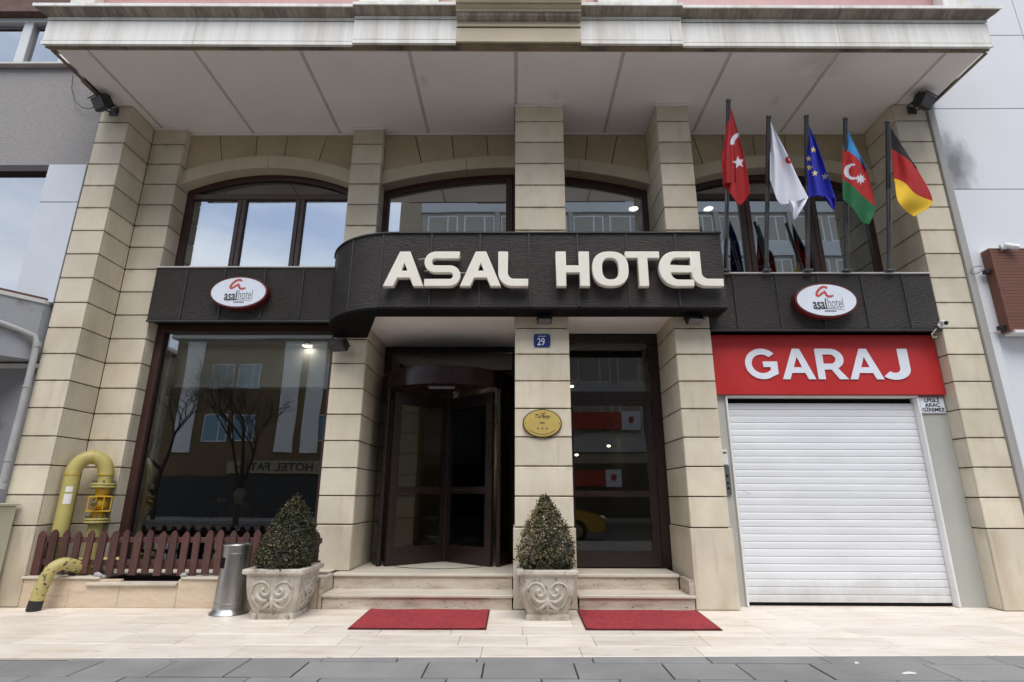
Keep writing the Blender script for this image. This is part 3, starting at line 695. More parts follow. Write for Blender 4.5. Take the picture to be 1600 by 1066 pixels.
# --- low travertine wall under the fence
PL = part('plinth', H)
for x0, x1, zt_ in ((-5.2, -4.70, .275), (-4.698, -4.17, .275), (-4.168, -3.56, .215), (-3.558, -2.95, .275), (-2.948, -2.065, .275)):
    MB().cbox(x0, x1, .002, .05, .0, zt_, .004).build('facing_slab', M['plinth'], PL)
MB().cbox(-5.22, -4.39, -.018, .20, .277, .302, .005).build('cap_stone', M['trav_tread'], PL)
MB().cbox(-4.52, -3.56, -.03, .10, .217, .247, .005).build('cap_stone', M['trav_tread'], PL)
MB().cbox(-3.53, -2.065, -.018, .20, .277, .302, .005).build('cap_stone', M['trav_tread'], PL)
MB().box(-5.2, -4.40, .052, .48, 0, .276).build('fill', M['joint'], PL); MB().box(-3.53, -2.07, .052, .48, 0, .276).build('fill', M['joint'], PL)
MB().box(-4.40, -3.53, .30, .5, 0, .276).build('well_back', M['black_under'], PL)

# --- revolving door
RD = thing('revolving_door', 'dark brown revolving door with round drum in the left entrance', 'door'); RD['kind'] = 'thing'; dx, dy, dr = -.945, 1.50, .93
mb = MB(); mb.lathe([(dr, 2.50), (dr+.012, 2.505), (dr+.012, 2.735), (dr, 2.74), (.0, 2.74)], 48, dx, dy); mb.lathe([(.0, 2.50), (dr, 2.50)], 48, dx, dy)
mb.build('drum', M['drum'], RD, True, 40)
MB().box(-1.895, -.012, 1.47, 1.53, 3.14, 3.23).build('head_frame', M['doorframe'], RD)
MB().box(-1.895, -.012, 1.492, 1.504, 2.741, 3.14).build('overpanel_pane', M['glass_door'], RD)
MB().box(-1.895, -1.80, 1.47, 1.53, .306, 3.139).build('jamb', M['doorframe'], RD); MB().box(-.05, -.012, 1.47, 1.53, .306, 3.139).build('jamb', M['doorframe'], RD)
def curved(a0, a1):
    s_ = part('curved_wall', RD)
    for an in (a0, a1):
        px, py = dx+dr*math.cos(R(an)), dy+dr*math.sin(R(an)); MB().tube([(px, py, .306), (px, py, 2.50)], .03, 8).build('post', M['doorframe'], s_)
    pts = [(dx+dr*math.cos(R(a0+(a1-a0)*i/10)), dy+dr*math.sin(R(a0+(a1-a0)*i/10))) for i in range(11)]
    strip('pane', pts, .46, 2.40, .008, M['glass_door'], s_); strip('bottom_rail', pts, .307, .459, .04, M['doorframe'], s_); strip('top_rail', pts, 2.401, 2.499, .04, M['doorframe'], s_)
curved(178, 218); curved(322, 362)
def wing(an):
    w_ = part('door_wing', RD); w_.location = (dx, dy, 0); w_.rotation_euler[2] = R(an); L_ = dr-.05
    mb = MB(); mb.box(.03, .10, -.025, .025, .315, 2.46); mb.box(L_-.11, L_, -.025, .025, .315, 2.46); mb.box(.10, L_-.11, -.024, .024, .315, .52); mb.box(.10, L_-.11, -.024, .024, 2.30, 2.46); mb.box(.10, L_-.11, -.024, .024, 1.16, 1.25)
    mb.build('frame', M['doorframe'], w_)
    MB().box(.10, L_-.11, -.006, .006, .52, 1.16).build('pane', M['glass_door'], w_); MB().box(.10, L_-.11, -.006, .006, 1.25, 2.30).build('pane', M['glass_door'], w_)
    MB().tube([(.2, -.06, 1.205), (L_-.2, -.06, 1.205)], .012, 8).build('push_bar', M['doorframe'], w_)
for an in (222, 318, 90): wing(an)
MB().tube([(dx, dy, .306), (dx, dy, 2.50)], .04, 12).build('centre_post', M['doorframe'], RD)
MB().cbox(dx-.17, dx+.17, dy-.85, dy-.80, 2.455, 2.497, .01).build('sensor', M['dim_grey'], RD)
strip('floor_ring', [(dx+.80*math.cos(R(a)), dy+.80*math.sin(R(a))) for a in range(228, 314, 5)], .3055, .309, .02, M['doorframe'], RD)

# --- fixed glass door on the right
ED = part('glass_door', H); y = .82; xa, xb = .632, 1.888
mb = MB(); mb.box(xa, xa+.06, y, y+.08, .306, 3.23); mb.box(xb-.12, xb, y, y+.08, .306, 3.23); mb.box(xa+.06, xb-.12, y+.001, y+.079, 3.12, 3.23); mb.box(xa+.06, xb-.12, y+.001, y+.079, 2.33, 2.45)
mb.build('frame', M['doorframe'], ED)
lf = ED
mb = MB(); a, b = xa+.07, xb-.13; mb.box(a, a+.035, y-.01, y+.05, .32, 2.325); mb.box(b-.10, b, y-.01, y+.05, .32, 2.325); mb.box(a+.035, b-.1, y-.009, y+.049, .32, .50); mb.box(a+.035, b-.1, y-.009, y+.049, 1.13, 1.20); mb.box(a+.035, b-.1, y-.009, y+.049, 2.27, 2.325)
mb.build('leaf_frame', M['doorframe'], lf)
MB().box(a+.035, b-.1, y+.015, y+.027, .50, 1.13).build('pane', M['glass_door'], lf); MB().box(a+.035, b-.1, y+.015, y+.027, 1.20, 2.27).build('pane', M['glass_door'], lf)
MB().box(xa+.06, xb-.12, y+.03, y+.042, 2.45, 3.12).build('pane', M['glass_door'], ED)
MB().box(xa-.02, xb, y+.09, y+.6, .28, .304).build('threshold', M['room_floor'], ED)
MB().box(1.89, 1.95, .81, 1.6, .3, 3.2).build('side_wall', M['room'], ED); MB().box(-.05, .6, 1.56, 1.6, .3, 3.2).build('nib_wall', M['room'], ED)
# ================================================================== signs
def ellipse(a, b, n=56): return [(a*math.cos(2*PI*i/n), b*math.sin(2*PI*i/n)) for i in range(n)]
def oval_sign(label, loc):
    s = thing('oval_sign', label, 'sign', loc, group='oval hotel signs on the metal bands')
    obj('housing', shape_mesh('housing', [ellipse(.365, .212)], .10, M['sign_red_edge'], .004), s, (0, 0, 0))
    f = obj('face', shape_mesh('face', [ellipse(.348, .195)], .006, M['sign_white'], .001), s, (0, -.100, 0))
    k = .696/1080
    def q(x, y): return ((x-825)*k, (440-y)*k)
    sw = [q(*p) for p in [(868, 212), (845, 190), (800, 182), (745, 205), (690, 258), (658, 312), (655, 350), (672, 366), (705, 352), (760, 310), (815, 275), (822, 300), (832, 345), (862, 370), (905, 372), (958, 352)]]
    obj('logo', shape_mesh('logo', [stroke(sw, [.020, .026, .028, .028, .028, .028, .026, .026, .024, .026, .024, .026, .028, .028, .026, .018])], .003, M['logo_red']), f, (0, -.0065, 0))
    obj('lettering', text_mesh('asal', .185, M['ink'], .002, .0026, .62), f, (q(688, 0)[0], -.0065, q(0, 525)[1]))
    obj('lettering', text_mesh('hotel', .185, M['ink_grey'], .002, -.0016, .50), f, (q(975, 0)[0], -.0065, q(0, 505)[1]))
    obj('swash', shape_mesh('swash', [stroke([q(*p) for p in [(600, 632), (700, 615), (830, 606), (980, 612), (1130, 635)]], [.001, .004, .005, .004, .001])], .002, M['ink']), f, (0, -.0065, 0))
    obj('lettering', text_mesh('ANKARA', .030, M['ink'], .002, .0004, 1.15), f, (q(862, 0)[0], -.0065, q(0, 655)[1]))
    return s
oval_sign('oval white hotel sign with red rim above the big shop window', (-3.545, .405, 3.634))
oval_sign('oval white hotel sign with red rim above the red garage sign', (3.675, -.016, 3.372))

GS = thing('garage_sign', 'red board reading GARAJ in white letters above the white shutter', 'sign')
MB().cbox(2.336, 5.045, .14, .195, 2.290, 3.02, .004).build('board', M['red_sign'], GS)
def hG(): return [arc(.5, .5, .5, .5, 42, 308, 26)+[(.95, .17), (.95, .575), (.53, .575), (.53, .395), (.74, .395), (.74, .275)]+arc(.5, .5, .31, .31, 312, 46, 22)]
def hA(): return [[(0, 0), (.43, 1), (.66, 1), (1.09, 0), (.85, 0), (.765, .205), (.325, .205), (.24, 0)], [(.40, .385), (.69, .385), (.545, .745)]]
def hR(): return [[(0, 0), (0, 1), (.46, 1)]+arc(.46, .66, .40, .34, 90, -62, 14)+[(.93, 0), (.66, 0), (.45, .315), (.22, .315), (.22, 0)], [(.22, .505), (.45, .505)]+arc(.45, .66, .165, .155, -90, 90, 10)+[(.22, .815)]]
def hJ(): return [stroke([(.55, 1), (.55, .34)]+arc(.31, .34, .24, .245, -6, -138, 12), .22)]
for gl, a, b in ((hG(), 2.735, 3.115), (hA(), 3.160, 3.550), (hR(), 3.580, 3.935), (hA(), 3.955, 4.352), (hJ(), 4.360, 4.682)):
    letter('letter', gl, a, b, 2.470, .372, .1395, .012, M['white_acrylic'], GS, .001)
LP = thing('warning_sign', 'small white sign with black capitals beside the shutter top', 'sign', (4.893, .196, 2.172))
MB().cbox(-.150, .150, -.012, 0, -.098, .098, .002).build('board', M['sign_white'], LP)
MB().box(-.145, .145, -.0135, -.0125, -.093, -.089).build('border', M['ink'], LP); MB().box(-.145, .145, -.0135, -.0125, .089, .093).build('border', M['ink'], LP)
MB().box(-.145, -.141, -.0135, -.0125, -.089, .089).build('border', M['ink'], LP); MB().box(.141, .145, -.0135, -.0125, -.089, .089).build('border', M['ink'], LP)
for tx, zz, xs_ in (('LPGLİ', .055, 1.15), ('ARAÇ', .0, 1.15), ('GİREMEZ', -.055, 1.08)):
    obj('lettering', text_mesh(tx, .058, M['ink'], .0015, .0015, xs_), LP, (0, -.0128, zz))
PQ = thing('rating_plaque', 'oval yellow brass plaque with three dots on the middle pillar', 'plaque', (.302, -.001, 1.925))
obj('rim', shape_mesh('rim', [ellipse(.218, .158)], .022, M['brass_edge'], .004), PQ, (0, 0, 0))
pf = obj('face', shape_mesh('face', [ellipse(.207, .147)], .006, M['brass'], .001), PQ, (0, -.0215, 0))
obj('lettering', text_mesh('Turkey', .062, M['ink'], .0015, .0004, 1.0, .35), pf, (-.005, -.0065, .078))
obj('tulip_mark', shape_mesh('tulip_mark', [stroke([(-.02, .118), (.0, .112), (.008, .098)], [.003, .006, .003]), stroke([(.034, .122), (.022, .114), (.010, .098)], [.010, .010, .003])], .0015, M['sign_red_edge']), pf, (0, -.0065, 0))
obj('lettering', text_mesh('ASAL', .030, M['ink'], .0015, .0004, .9), pf, (0, -.0065, .004))
for xx in (-.05, 0, .05): obj('star_dot', shape_mesh('star_dot', [ellipse(.0095, .0095, 10)], .0015, M['ink']), pf, (xx, -.0065, -.058))
for xx in (-.19, .19): obj('screw', shape_mesh('screw', [ellipse(.006, .006, 8)], .003, M['brass_edge']), pf, (xx, -.0065, .0))
obj('rim_line', shape_mesh('rim_line', [stroke([(.175*math.cos(R(a)), .125*math.sin(R(a))) for a in range(215, 326, 5)], .006)], .0012, M['brass_edge']), pf, (0, -.0065, 0))
NP = thing('house_number_plate', 'small blue enamel plate with white number 29 on the middle pillar', 'plate', (.312, -.001, 2.902))
MB().cbox(-.098, .098, -.008, 0, -.082, .082, .002).build('plate', M['plate_blue'], NP)
obj('lettering', text_mesh('29', .125, M['sign_white'], .0015, .0015, .75), NP, (-.012, -.0085, -.018))
for sx_ in (-1, 1):
    for sz_ in (-1, 1): MB().box(sx_*.092-.008, sx_*.092+.002 if sx_ < 0 else sx_*.092+.004, -.0095, -.0085, sz_*.074-.008, sz_*.074+.004).build('corner_mark', M['sign_white'], NP)
MB().box(-.05, .045, -.0095, -.0085, .050, .057).build('caption_line', M['sign_white'], NP)

# ================================================================== flood lights, cameras, small fittings
def floodlight(label, loc, rz, tilt, arm=.10, sc=1.0):
    f = thing('floodlight', label, 'floodlight', loc, group='black floodlights on the facade')
    MB().cbox(-.05*sc, .05*sc, -.012, 0, -.04*sc, .06*sc, .003).build('wall_plate', M['lamp_body'], f)
    mb = MB()
    for sx_ in (-1, 1): mb.tube([(sx_*.03, -.01, 0), (sx_*.112*sc, -arm*.6, -.005), (sx_*.112*sc, -arm-.03, -.01)], .008, 6)
    mb.build('bracket', M['lamp_body'], f)
    h = MB(); 
    h.cbox(-.105*sc, .105*sc, -.055, .045, -.075*sc, .075*sc, .012)
    for k in range(6): h.box((-.085+.034*k-.004)*sc, (-.085+.034*k+.004)*sc, .045, .075, -.06*sc, .06*sc)
    ho = h.build('housing', M['lamp_body'], f, loc=(0, -arm-.06, -.02)); ho.rotation_euler = (tilt, 0, rz)
    MB().box(-.088*sc, .088*sc, -.0585, -.0555, -.058*sc, .058*sc).build('glass', M['lamp_glass'], ho)
    MB().box(-.112*sc, .112*sc, -.075, -.052, .076*sc, .082*sc).build('visor', M['lamp_body'], ho)
    return f
floodlight('black floodlight under the overhang at the top of the far left pillar', (-5.43, -.001, 6.10), R(-25), R(35), .16, 1.15)
floodlight('black floodlight under the overhang at the top of the far right pillar', (5.30, -.001, 6.10), R(25), R(35), .16, 1.15)
floodlight('black floodlight below the rounded canopy corner on the pillar by the shop window', (-2.20, .479, 2.96), R(-12), R(60), .08, .95)
floodlight('black floodlight below the canopy on the middle pillar above the number plate', (.338, -.001, 3.165), 0, R(62), .05, .80)
floodlight('black floodlight below the canopy on the pillar left of the red sign', (2.09, -.001, 3.165), R(8), R(62), .05, .85)
cb = MB().tube([Wp(px, py, -.04) for px, py in [(114, 118), (112, 138), (117, 158), (128, 168), (140, 170), (153, 166)]], .005, 6).build('cable', M['cable'], None, True)
tag(cb, 'thin black cable looping from the overhang edge to the left floodlight', 'cable')
def bullet_cam(label, loc, rz, sc=1.0):
    c = thing('security_camera', label, 'camera', loc, rz)
    MB().lathe([(0, .012), (.04*sc, .012), (.045*sc, 0)], 14).build('base', M['cam_white'], c, True).rotation_euler = (PI/2, 0, 0)
    MB().tube([(0, -.01, 0), (0, -.05*sc, -.015*sc), (0, -.075*sc, -.005)], .013*sc, 8).build('arm', M['cam_white'], c, True)
    b_ = MB(); b_.tube([(0, .06*sc, 0), (0, -.09*sc, 0)], .036*sc, 14); bo = b_.build('body', M['cam_white'], c, True, loc=(0, -.10*sc, .01)); bo.rotation_euler = (R(20), 0, 0)
    MB().tube([(0, -.091*sc, 0), (0, -.094*sc, 0)], .027*sc, 12).build('lens', M['cam_black'], bo)
    return c
bullet_cam('small white camera at the lower right corner of the dark band over the garage', (5.035, -.022, 3.09), R(-20), .8)
tag(MB().tube([Wp(px, py, -.02) for px, py in [(1463, 514), (1456, 522), (1458, 528), (1464, 526)]], .004, 6).build('cable', M['sticker'], None, True), 'short pale cable loop below the camera over the garage', 'cable')
ic = thing('intercom', 'narrow grey intercom panel with black buttons left of the shutter', 'intercom', (2.40, .199, 1.32))
MB().cbox(-.035, .035, -.025, 0, -.165, .155, .004).build('panel', M['dim_grey'], ic)
for zz in (.04, -.04, -.095): MB().lathe([(0, .0), (.013, .0), (.013, -.006)], 10).build('button', M['cam_black'], ic, loc=(0, -.026, zz)).rotation_euler = (PI/2, 0, 0)
cr = thing('card_reader', 'small white plastic box above the grey intercom panel', 'reader', (2.395, .199, 1.567))
MB().cbox(-.033, .033, -.032, 0, -.085, .085, .006).build('case', M['cam_white'], cr); MB().box(-.02, .02, -.0345, -.0325, .04, .06).build('window', M['dim_grey'], cr)
jb = thing('junction_box', 'flat white box on the ledge behind the middle flagpole', 'box', (3.79, .30, 3.775))
MB().cbox(-.16, .16, -.06, .06, .03, .085, .006).build('case', M['sticker'], jb)
for xx in (-.1, .1): MB().box(xx-.02, xx+.02, -.04, .04, 0, .03).build('foot', M['dim_grey'], jb)

# ================================================================== flags
POLES = [((2.563, 3.772), (-.662, 5.723)), ((3.053, 3.772), (-.598, 5.544)), ((3.557, 3.772), (-.52, 5.609)), ((4.03, 3.772), (-.516, 5.576)), ((4.549, 3.772), (-.498, 5.541))]
PN = ['steel flagpole carrying the red flag with white star and crescent', 'steel flagpole carrying the white flag', 'steel flagpole carrying the blue flag with yellow stars', 'steel flagpole carrying the blue, red and green striped flag', 'steel flagpole carrying the black, red and yellow flag']
for (bx, bz), (ty, tz) in POLES:
    k = POLES.index(((bx, bz), (ty, tz)))
    p = thing('flagpole', PN[k], 'flagpole', (bx, -.03, bz), group='flagpoles leaning out over the garage')
    tp = Vector((0, ty+.03, tz-bz))
    MB().tube([(0, 0, 0), tp*.55], .026, 10).build('pole', M['pole'], p, True); MB().tube([tp*.55, tp], .026, 10).build('upper_pole', M['pole_top'], p, True)
    MB().sphere(tp, .031, 10).build('finial', M['pole_top'], p, True)
    MB().cbox(-.05, .05, -.05, .05, 0, .02, .004).build('foot_plate', M['pole'], p)
def cloth(name, col): return mat('flag_'+name, col, .85, var=.05, vs=(8, 8, 8), bump=.12, bs=(300, 300, 300))
FM = {n: cloth(n, c) for n, c in dict(red=(.30, .004, .008), white=(.60, .61, .69), blue=(.012, .018, .34), yellow=(.62, .54, .20), sky=(.025, .20, .47), green=(.004, .105, .032), black=(.008, .008, .010), gred=(.36, .010, .010), gold=(.70, .44, .02), pink=(.55, .10, .10), rose=(.66, .52, .56)).items()}
def cr4(p, t):                                                  # Catmull-Rom through 4 points
    n = len(p)-1; x = min(t*n, n-1e-6); i = int(x); f = x-i
    g = lambda k: p[k] if 0 <= k <= n else tuple(2*a-b for a, b in zip(p[0 if k < 0 else n], p[1 if k < 0 else n-1]))
    a, b, c, d = g(i-1), g(i), g(i+1), g(i+2)
    return tuple(.5*(2*b[j]+(c[j]-a[j])*f+(2*a[j]-5*b[j]+4*c[j]-d[j])*f*f+(3*b[j]-3*c[j]+d[j]-a[j])*f**3) for j in range(len(b)))
def in_star(x, y, cx, cy, r, k=5, inner=.42, rot=0):
    dx_, dy__ = x-cx, y-cy; d = math.hypot(dx_, dy__)
    if d > r: return False
    a = (math.atan2(dx_, -dy__)+rot) % (2*PI/k); a = min(a, 2*PI/k-a); al = PI/k
    # edge from (r,0) to (inner r, al)
    x1, y1, x2, y2 = r, 0, inner*r*math.cos(al), inner*r*math.sin(al); px, py = d*math.cos(a), d*math.sin(a)
    return (x2-x1)*(py-y1)-(y2-y1)*(px-x1) >= 0
def flag(label, patches, Y, colf, mats, fold, nu=70, nv=80):
    mb = MB(); names = list(mats)
    for grid, dep in patches:                                   # grid rows run along t (top to bottom), columns along s
        V = []; C = []
        for j in range(nv+1):
            t = j/nv; row = []
            cols = [cr4([grid[r][c] for r in range(len(grid))], t) for c in range(len(grid[0]))]
            for i in range(nu+1):
                s = i/nu; px, py = cr4(cols, s)
                yy = Y+dep+fold(s, t); row.append((px, py)); V.append(Wp(px, py, yy))
            C.append(row)
        o = len(mb.v); mb.v += [tuple(v) for v in V]
        for j in range(nv):
            for i in range(nu):
                a = j*(nu+1)+i; mb.f.append([o+a, o+a+nu+1, o+a+nu+2, o+a+1])
                x = (C[j][i][0]+C[j+1][i+1][0])/2; y = (C[j][i][1]+C[j+1][i+1][1])/2
                mb.m.append(names.index(colf((i+.5)/nu, (j+.5)/nv, x, y)))
    o = mb.build('flag', [FM[n] for n in names], None, True, 180)
    so_ = o.modifiers.new('cloth_thickness', 'SOLIDIFY'); so_.thickness = .003; so_.offset = 0
    return tag(o, label, 'flag', 'flags over the garage')
rip = lambda s, t, k, a, ph: a*math.sin(k*s*PI+ph+t*1.2)*min(t*2.2, 1)
flag('red flag with white crescent and star hanging from the leftmost flagpole',
     [([[(1139, 163), (1140, 165), (1141.5, 168), (1143, 172)], [(1134, 222), (1140, 216), (1147, 212), (1155, 214)], [(1130, 268), (1141, 262), (1152, 260), (1167, 266)], [(1129, 290), (1143, 305), (1156, 321), (1172, 303)]], 0),
      ([[(1139, 172), (1141, 178), (1143, 184)], [(1131, 226), (1138, 228), (1147, 226)], [(1127.5, 246), (1138, 262), (1150, 262)], [(1129.5, 288), (1140, 286), (1151, 284)]], -.05)],
     -.56, lambda s, t, x, y: 'white' if ((math.hypot(x-1158, y-224) < 17 and math.hypot(x-1161.5, y-226) > 14.5 and x < 1156 and y < 226) or in_star(x, y, 1154, 254, 10, rot=.2)) else 'red',
     ['red', 'white'], lambda s, t: rip(s, t, 2.6, .045, .4))
flag('white flag with a small red mark hanging second from the left',
     [([[(1203, 188), (1204, 190), (1205, 192), (1206, 195)], [(1203, 222), (1209, 226), (1217, 229), (1226, 233)], [(1203, 256), (1214, 262), (1229, 269), (1246, 276)], [(1203, 281), (1217, 317), (1234, 319), (1263, 309)]], 0),
      ([[(1232, 312), (1240, 314), (1263, 308)], [(1235, 326), (1244, 326), (1256, 322)], [(1240, 343), (1241, 344), (1243, 342)]], -.03)],
     -.52, lambda s, t, x, y: 'gred' if (math.hypot(x-1233, y-250) < 6 and y > 243 and math.hypot(x-1234, y-249) > 1.6) else ('rose' if math.hypot(x-1223, y-256) < 7 and int(x*1.3+y) % 3 == 0 else 'white'),
     ['white', 'gred', 'rose'], lambda s, t: rip(s, t, 3.1, .04, 1.0))
EUS = [(1271, 234), (1264, 248), (1265, 262), (1273, 271), (1289, 276)]
flag('blue flag with yellow stars hanging in the middle of the five',
     [([[(1260, 189), (1261, 190.5), (1262, 192), (1263, 194)], [(1260, 228), (1266, 228), (1272, 229), (1278, 230)], [(1261, 268), (1270, 268), (1281, 268), (1292, 270)], [(1263, 309), (1279, 306), (1290, 309), (1306, 311)]], 0),
      ([[(1284, 304), (1292, 306), (1306, 310)], [(1291, 314), (1298, 316), (1306, 318)], [(1300, 326), (1302, 328), (1304, 325)]], .03)],
     -.46, lambda s, t, x, y: 'yellow' if any(in_star(x, y, a, b, 5.4, inner=.40) for a, b in EUS) else 'blue', ['blue', 'yellow'], lambda s, t: rip(s, t, 3.0, .04, .2))
flag('blue, red and green striped flag with white crescent and star hanging fourth from the left',
     [([[(1321, 195), (1333, 222), (1345, 246), (1354, 263)], [(1317, 232), (1330, 239), (1342, 250), (1355, 267)], [(1316, 280), (1332, 291), (1348, 307), (1367, 323)], [(1317, 312), (1333, 327), (1346, 347), (1358, 351)]], 0)],
     -.46, lambda s, t, x, y: 'white' if ((math.hypot(x-1331, y-268.5) < 12.3 and math.hypot(x-1335.5, y-268) > 9.6) or in_star(x, y, 1344.5, 280, 8.5, 8, .5)) else ('sky' if t < .335 else 'gred' if t < .668 else 'green'),
     ['sky', 'gred', 'green', 'white'], lambda s, t: rip(s, t, 2.4, .045, .7))
flag('black, red and yellow striped flag hanging from the rightmost flagpole',
     [([[(1390, 196), (1405, 221), (1420, 244), (1432, 262)], [(1393, 232), (1406, 240), (1421, 251), (1434, 266)], [(1397, 279), (1413, 286), (1431, 304), (1457, 315)], [(1398, 284), (1402, 312), (1413, 328), (1428, 339)]], 0)],
     -.44, lambda s, t, x, y: 'black' if t < .335 else 'gred' if t < .668 else 'gold', ['black', 'gred', 'gold'], lambda s, t: rip(s, t, 2.2, .045, .3))

# ================================================================== things on the pavement
for lab, q in (('red doormat in front of the steps to the revolving door', [(-1.475, -.917), (-.256, -.911), (-.262, -.052), (-1.50, -.052)]), ('red doormat in front of the steps to the right-hand glass door', [(.616, -.905), (1.818, -.897), (1.866, -.052), (.633, -.052)])):
    m_ = thing('door_mat', lab, 'doormat', group='red doormats')
    n = 14; cxm = sum(p[0] for p in q)/4; cym = sum(p[1] for p in q)/4
    mb = MB(); vs_ = []
    for j in range(n+1):
        for i in range(n+1):
            u, v = i/n, j/n; a = Vector(q[0]).lerp(Vector(q[1]), u); b = Vector(q[3]).lerp(Vector(q[2]), u); p = a.lerp(b, v)
            p = Vector((cxm, cym)).lerp(p, .978); vs_.append((p.x, p.y, .013+.0025*math.sin(9*u+3*v)*math.sin(7*v)+(.004 if (u in (0., 1.) and v in (0., 1.)) else 0)))
    mb.add(vs_, [(j*(n+1)+i, j*(n+1)+i+1, (j+1)*(n+1)+i+1, (j+1)*(n+1)+i) for j in range(n) for i in range(n)]); mb.build('pile', M['carpet'], m_, True)
    MB().prism(q, .0012, .0085, 'z').build('rubber_edge', M['carpet_edge'], m_)

# stainless bin
BN = thing('litter_bin', 'tall stainless steel bin with a flared foot beside the left planter', 'bin', (-2.865, -.235, 0))
MB().lathe([(.178, 0), (.186, .006), (.180, .018), (.160, .035), (.152, .06)], 36).build('foot', M['steel_rim'], BN, True)
mb = MB(); prof = [(.152, .06), (.1505, .098), (.153, .100), (.153, .106), (.150, .108), (.134, .555), (.137, .558), (.137, .568), (.135, .570), (.136, .640), (.139, .644), (.139, .652), (.130, .652), (.126, .60), (.0, .60)]
mb.lathe(prof, 40); mb.build('body', M['steel'], BN, True, 30)
a0 = R(226); sp_ = []
for zz in (.43, .53):
    for k in range(7):
        a = a0+R(-24)+R(48)*k/6; r_ = .152-(zz-.06)*.0364+.003; sp_.append((r_*math.cos(a), r_*math.sin(a), zz))
MB().add(sp_, [(k, k+1, 8+k, 7+k) for k in range(6)]).build('opening', M['black_under'], BN)
MB().lathe([(.1385, .643), (.1410, .648), (.1385, .653), (.131, .653)], 40).build('rim', M['steel_rim'], BN, True)

# planters with scroll relief
def planter(label, loc):
    p = thing('planter', label, 'planter', loc, group='cast stone planters')
    prof = [(.205, 0), (.205, .048), (.192, .056), (.196, .075), (.222, .13), (.243, .20), (.256, .28), (.262, .35), (.264, .395), (.272, .402)]
    def ring(h, z, c=.016): return [(-h+c, -h, z), (h-c, -h, z), (h, -h+c, z), (h, h-c, z), (h-c, h, z), (-h+c, h, z), (-h, h-c, z), (-h, -h+c, z)]
    mb = MB(); vs_ = [v for h, z in prof for v in ring(h, z)]
    fs = [(j*8+k, j*8+(k+1) % 8, (j+1)*8+(k+1) % 8, (j+1)*8+k) for j in range(len(prof)-1) for k in range(8)]
    mb.add(vs_, fs+[list(range(7, -1, -1))]); mb.build('body', M['pot'], p, True, 28)
    mb = MB(); pr = [(.268, .400), (.290, .408), (.297, .418), (.297, .444), (.290, .452), (.232, .452), (.226, .440), (.226, .37)]
    vs_ = [v for h, z in pr for v in ring(h, z, .012)]
    mb.add(vs_, [(j*8+k, j*8+(k+1) % 8, (j+1)*8+(k+1) % 8, (j+1)*8+k) for j in range(len(pr)-1) for k in range(8)]); mb.build('rim', M['pot'], p, True, 28)
    mb = MB(); n = 12; rs = random.Random(5)
    mb.add([(-.228+.456*i/n, -.228+.456*j/n, .385+rs.uniform(-.012, .014)) for j in range(n+1) for i in range(n+1)], [(j*(n+1)+i, j*(n+1)+i+1, (j+1)*(n+1)+i+1, (j+1)*(n+1)+i) for j in range(n) for i in range(n)])
    mb.build('soil', M['soil'], p, True)
    def half(z):                                                # half width of the body at height z
        for (h0, z0_), (h1, z1_) in zip(prof, prof[1:]):
            if z0_ <= z <= z1_ and z1_ > z0_: return h0+(h1-h0)*(z-z0_)/(z1_-z0_)
        return .264
    def rel():
        mb = MB()
        def line(pts, r): mb.tube([(x, -half(z)-.0015, z) for x, z in pts], r, 6)
        for s in (-1, 1):
            C = []                                              # big scroll
            for k in range(30):
                t = k/29; a = R(-92)+R(92+200)*t if False else None
            out_ = [(s*.012, .105), (s*.06, .095), (s*.12, .115), (s*.168, .165), (s*.192, .225), (s*.190, .285), (s*.160, .325), (s*.110, .342), (s*.062, .328), (s*.032, .292), (s*.026, .255), (s*.045, .228), (s*.075, .225), (s*.098, .245), (s*.095, .272), (s*.072, .280)]
            o2 = [cr4(out_, k/45) for k in range(46)]
            line(o2, [.012 if k < 30 else .016 for k in range(46)])
            l1 = [cr4([(s*.010, .185), (s*.055, .170), (s*.105, .180), (s*.140, .215), (s*.132, .245)], k/14) for k in range(15)]
            line(l1, [.008+.013*math.sin(PI*k/14) for k in range(15)])
            l2 = [cr4([(s*.008, .178), (s*.035, .140), (s*.070, .112), (s*.105, .108)], k/12) for k in range(13)]
            line(l2, [.008+.014*math.sin(PI*k/12) for k in range(13)])
        line([cr4([(0, .215), (0, .185), (0, .14), (0, .10)], k/10) for k in range(11)], [.007+.018*math.sin(PI*k/10*.9) for k in range(11)])
        return mb
    me = rel().mesh('scroll_relief', M['pot'], True, 60)
    for a in (0, PI/2, -PI/2): obj('scroll_relief', me, p).rotation_euler = (0, 0, a)
    return p
planter('cast stone planter with scroll relief beside the steel bin', (-2.315, -.325, 0))
planter('cast stone planter with scroll relief in front of the middle pillar', (.305, -.325, 0))
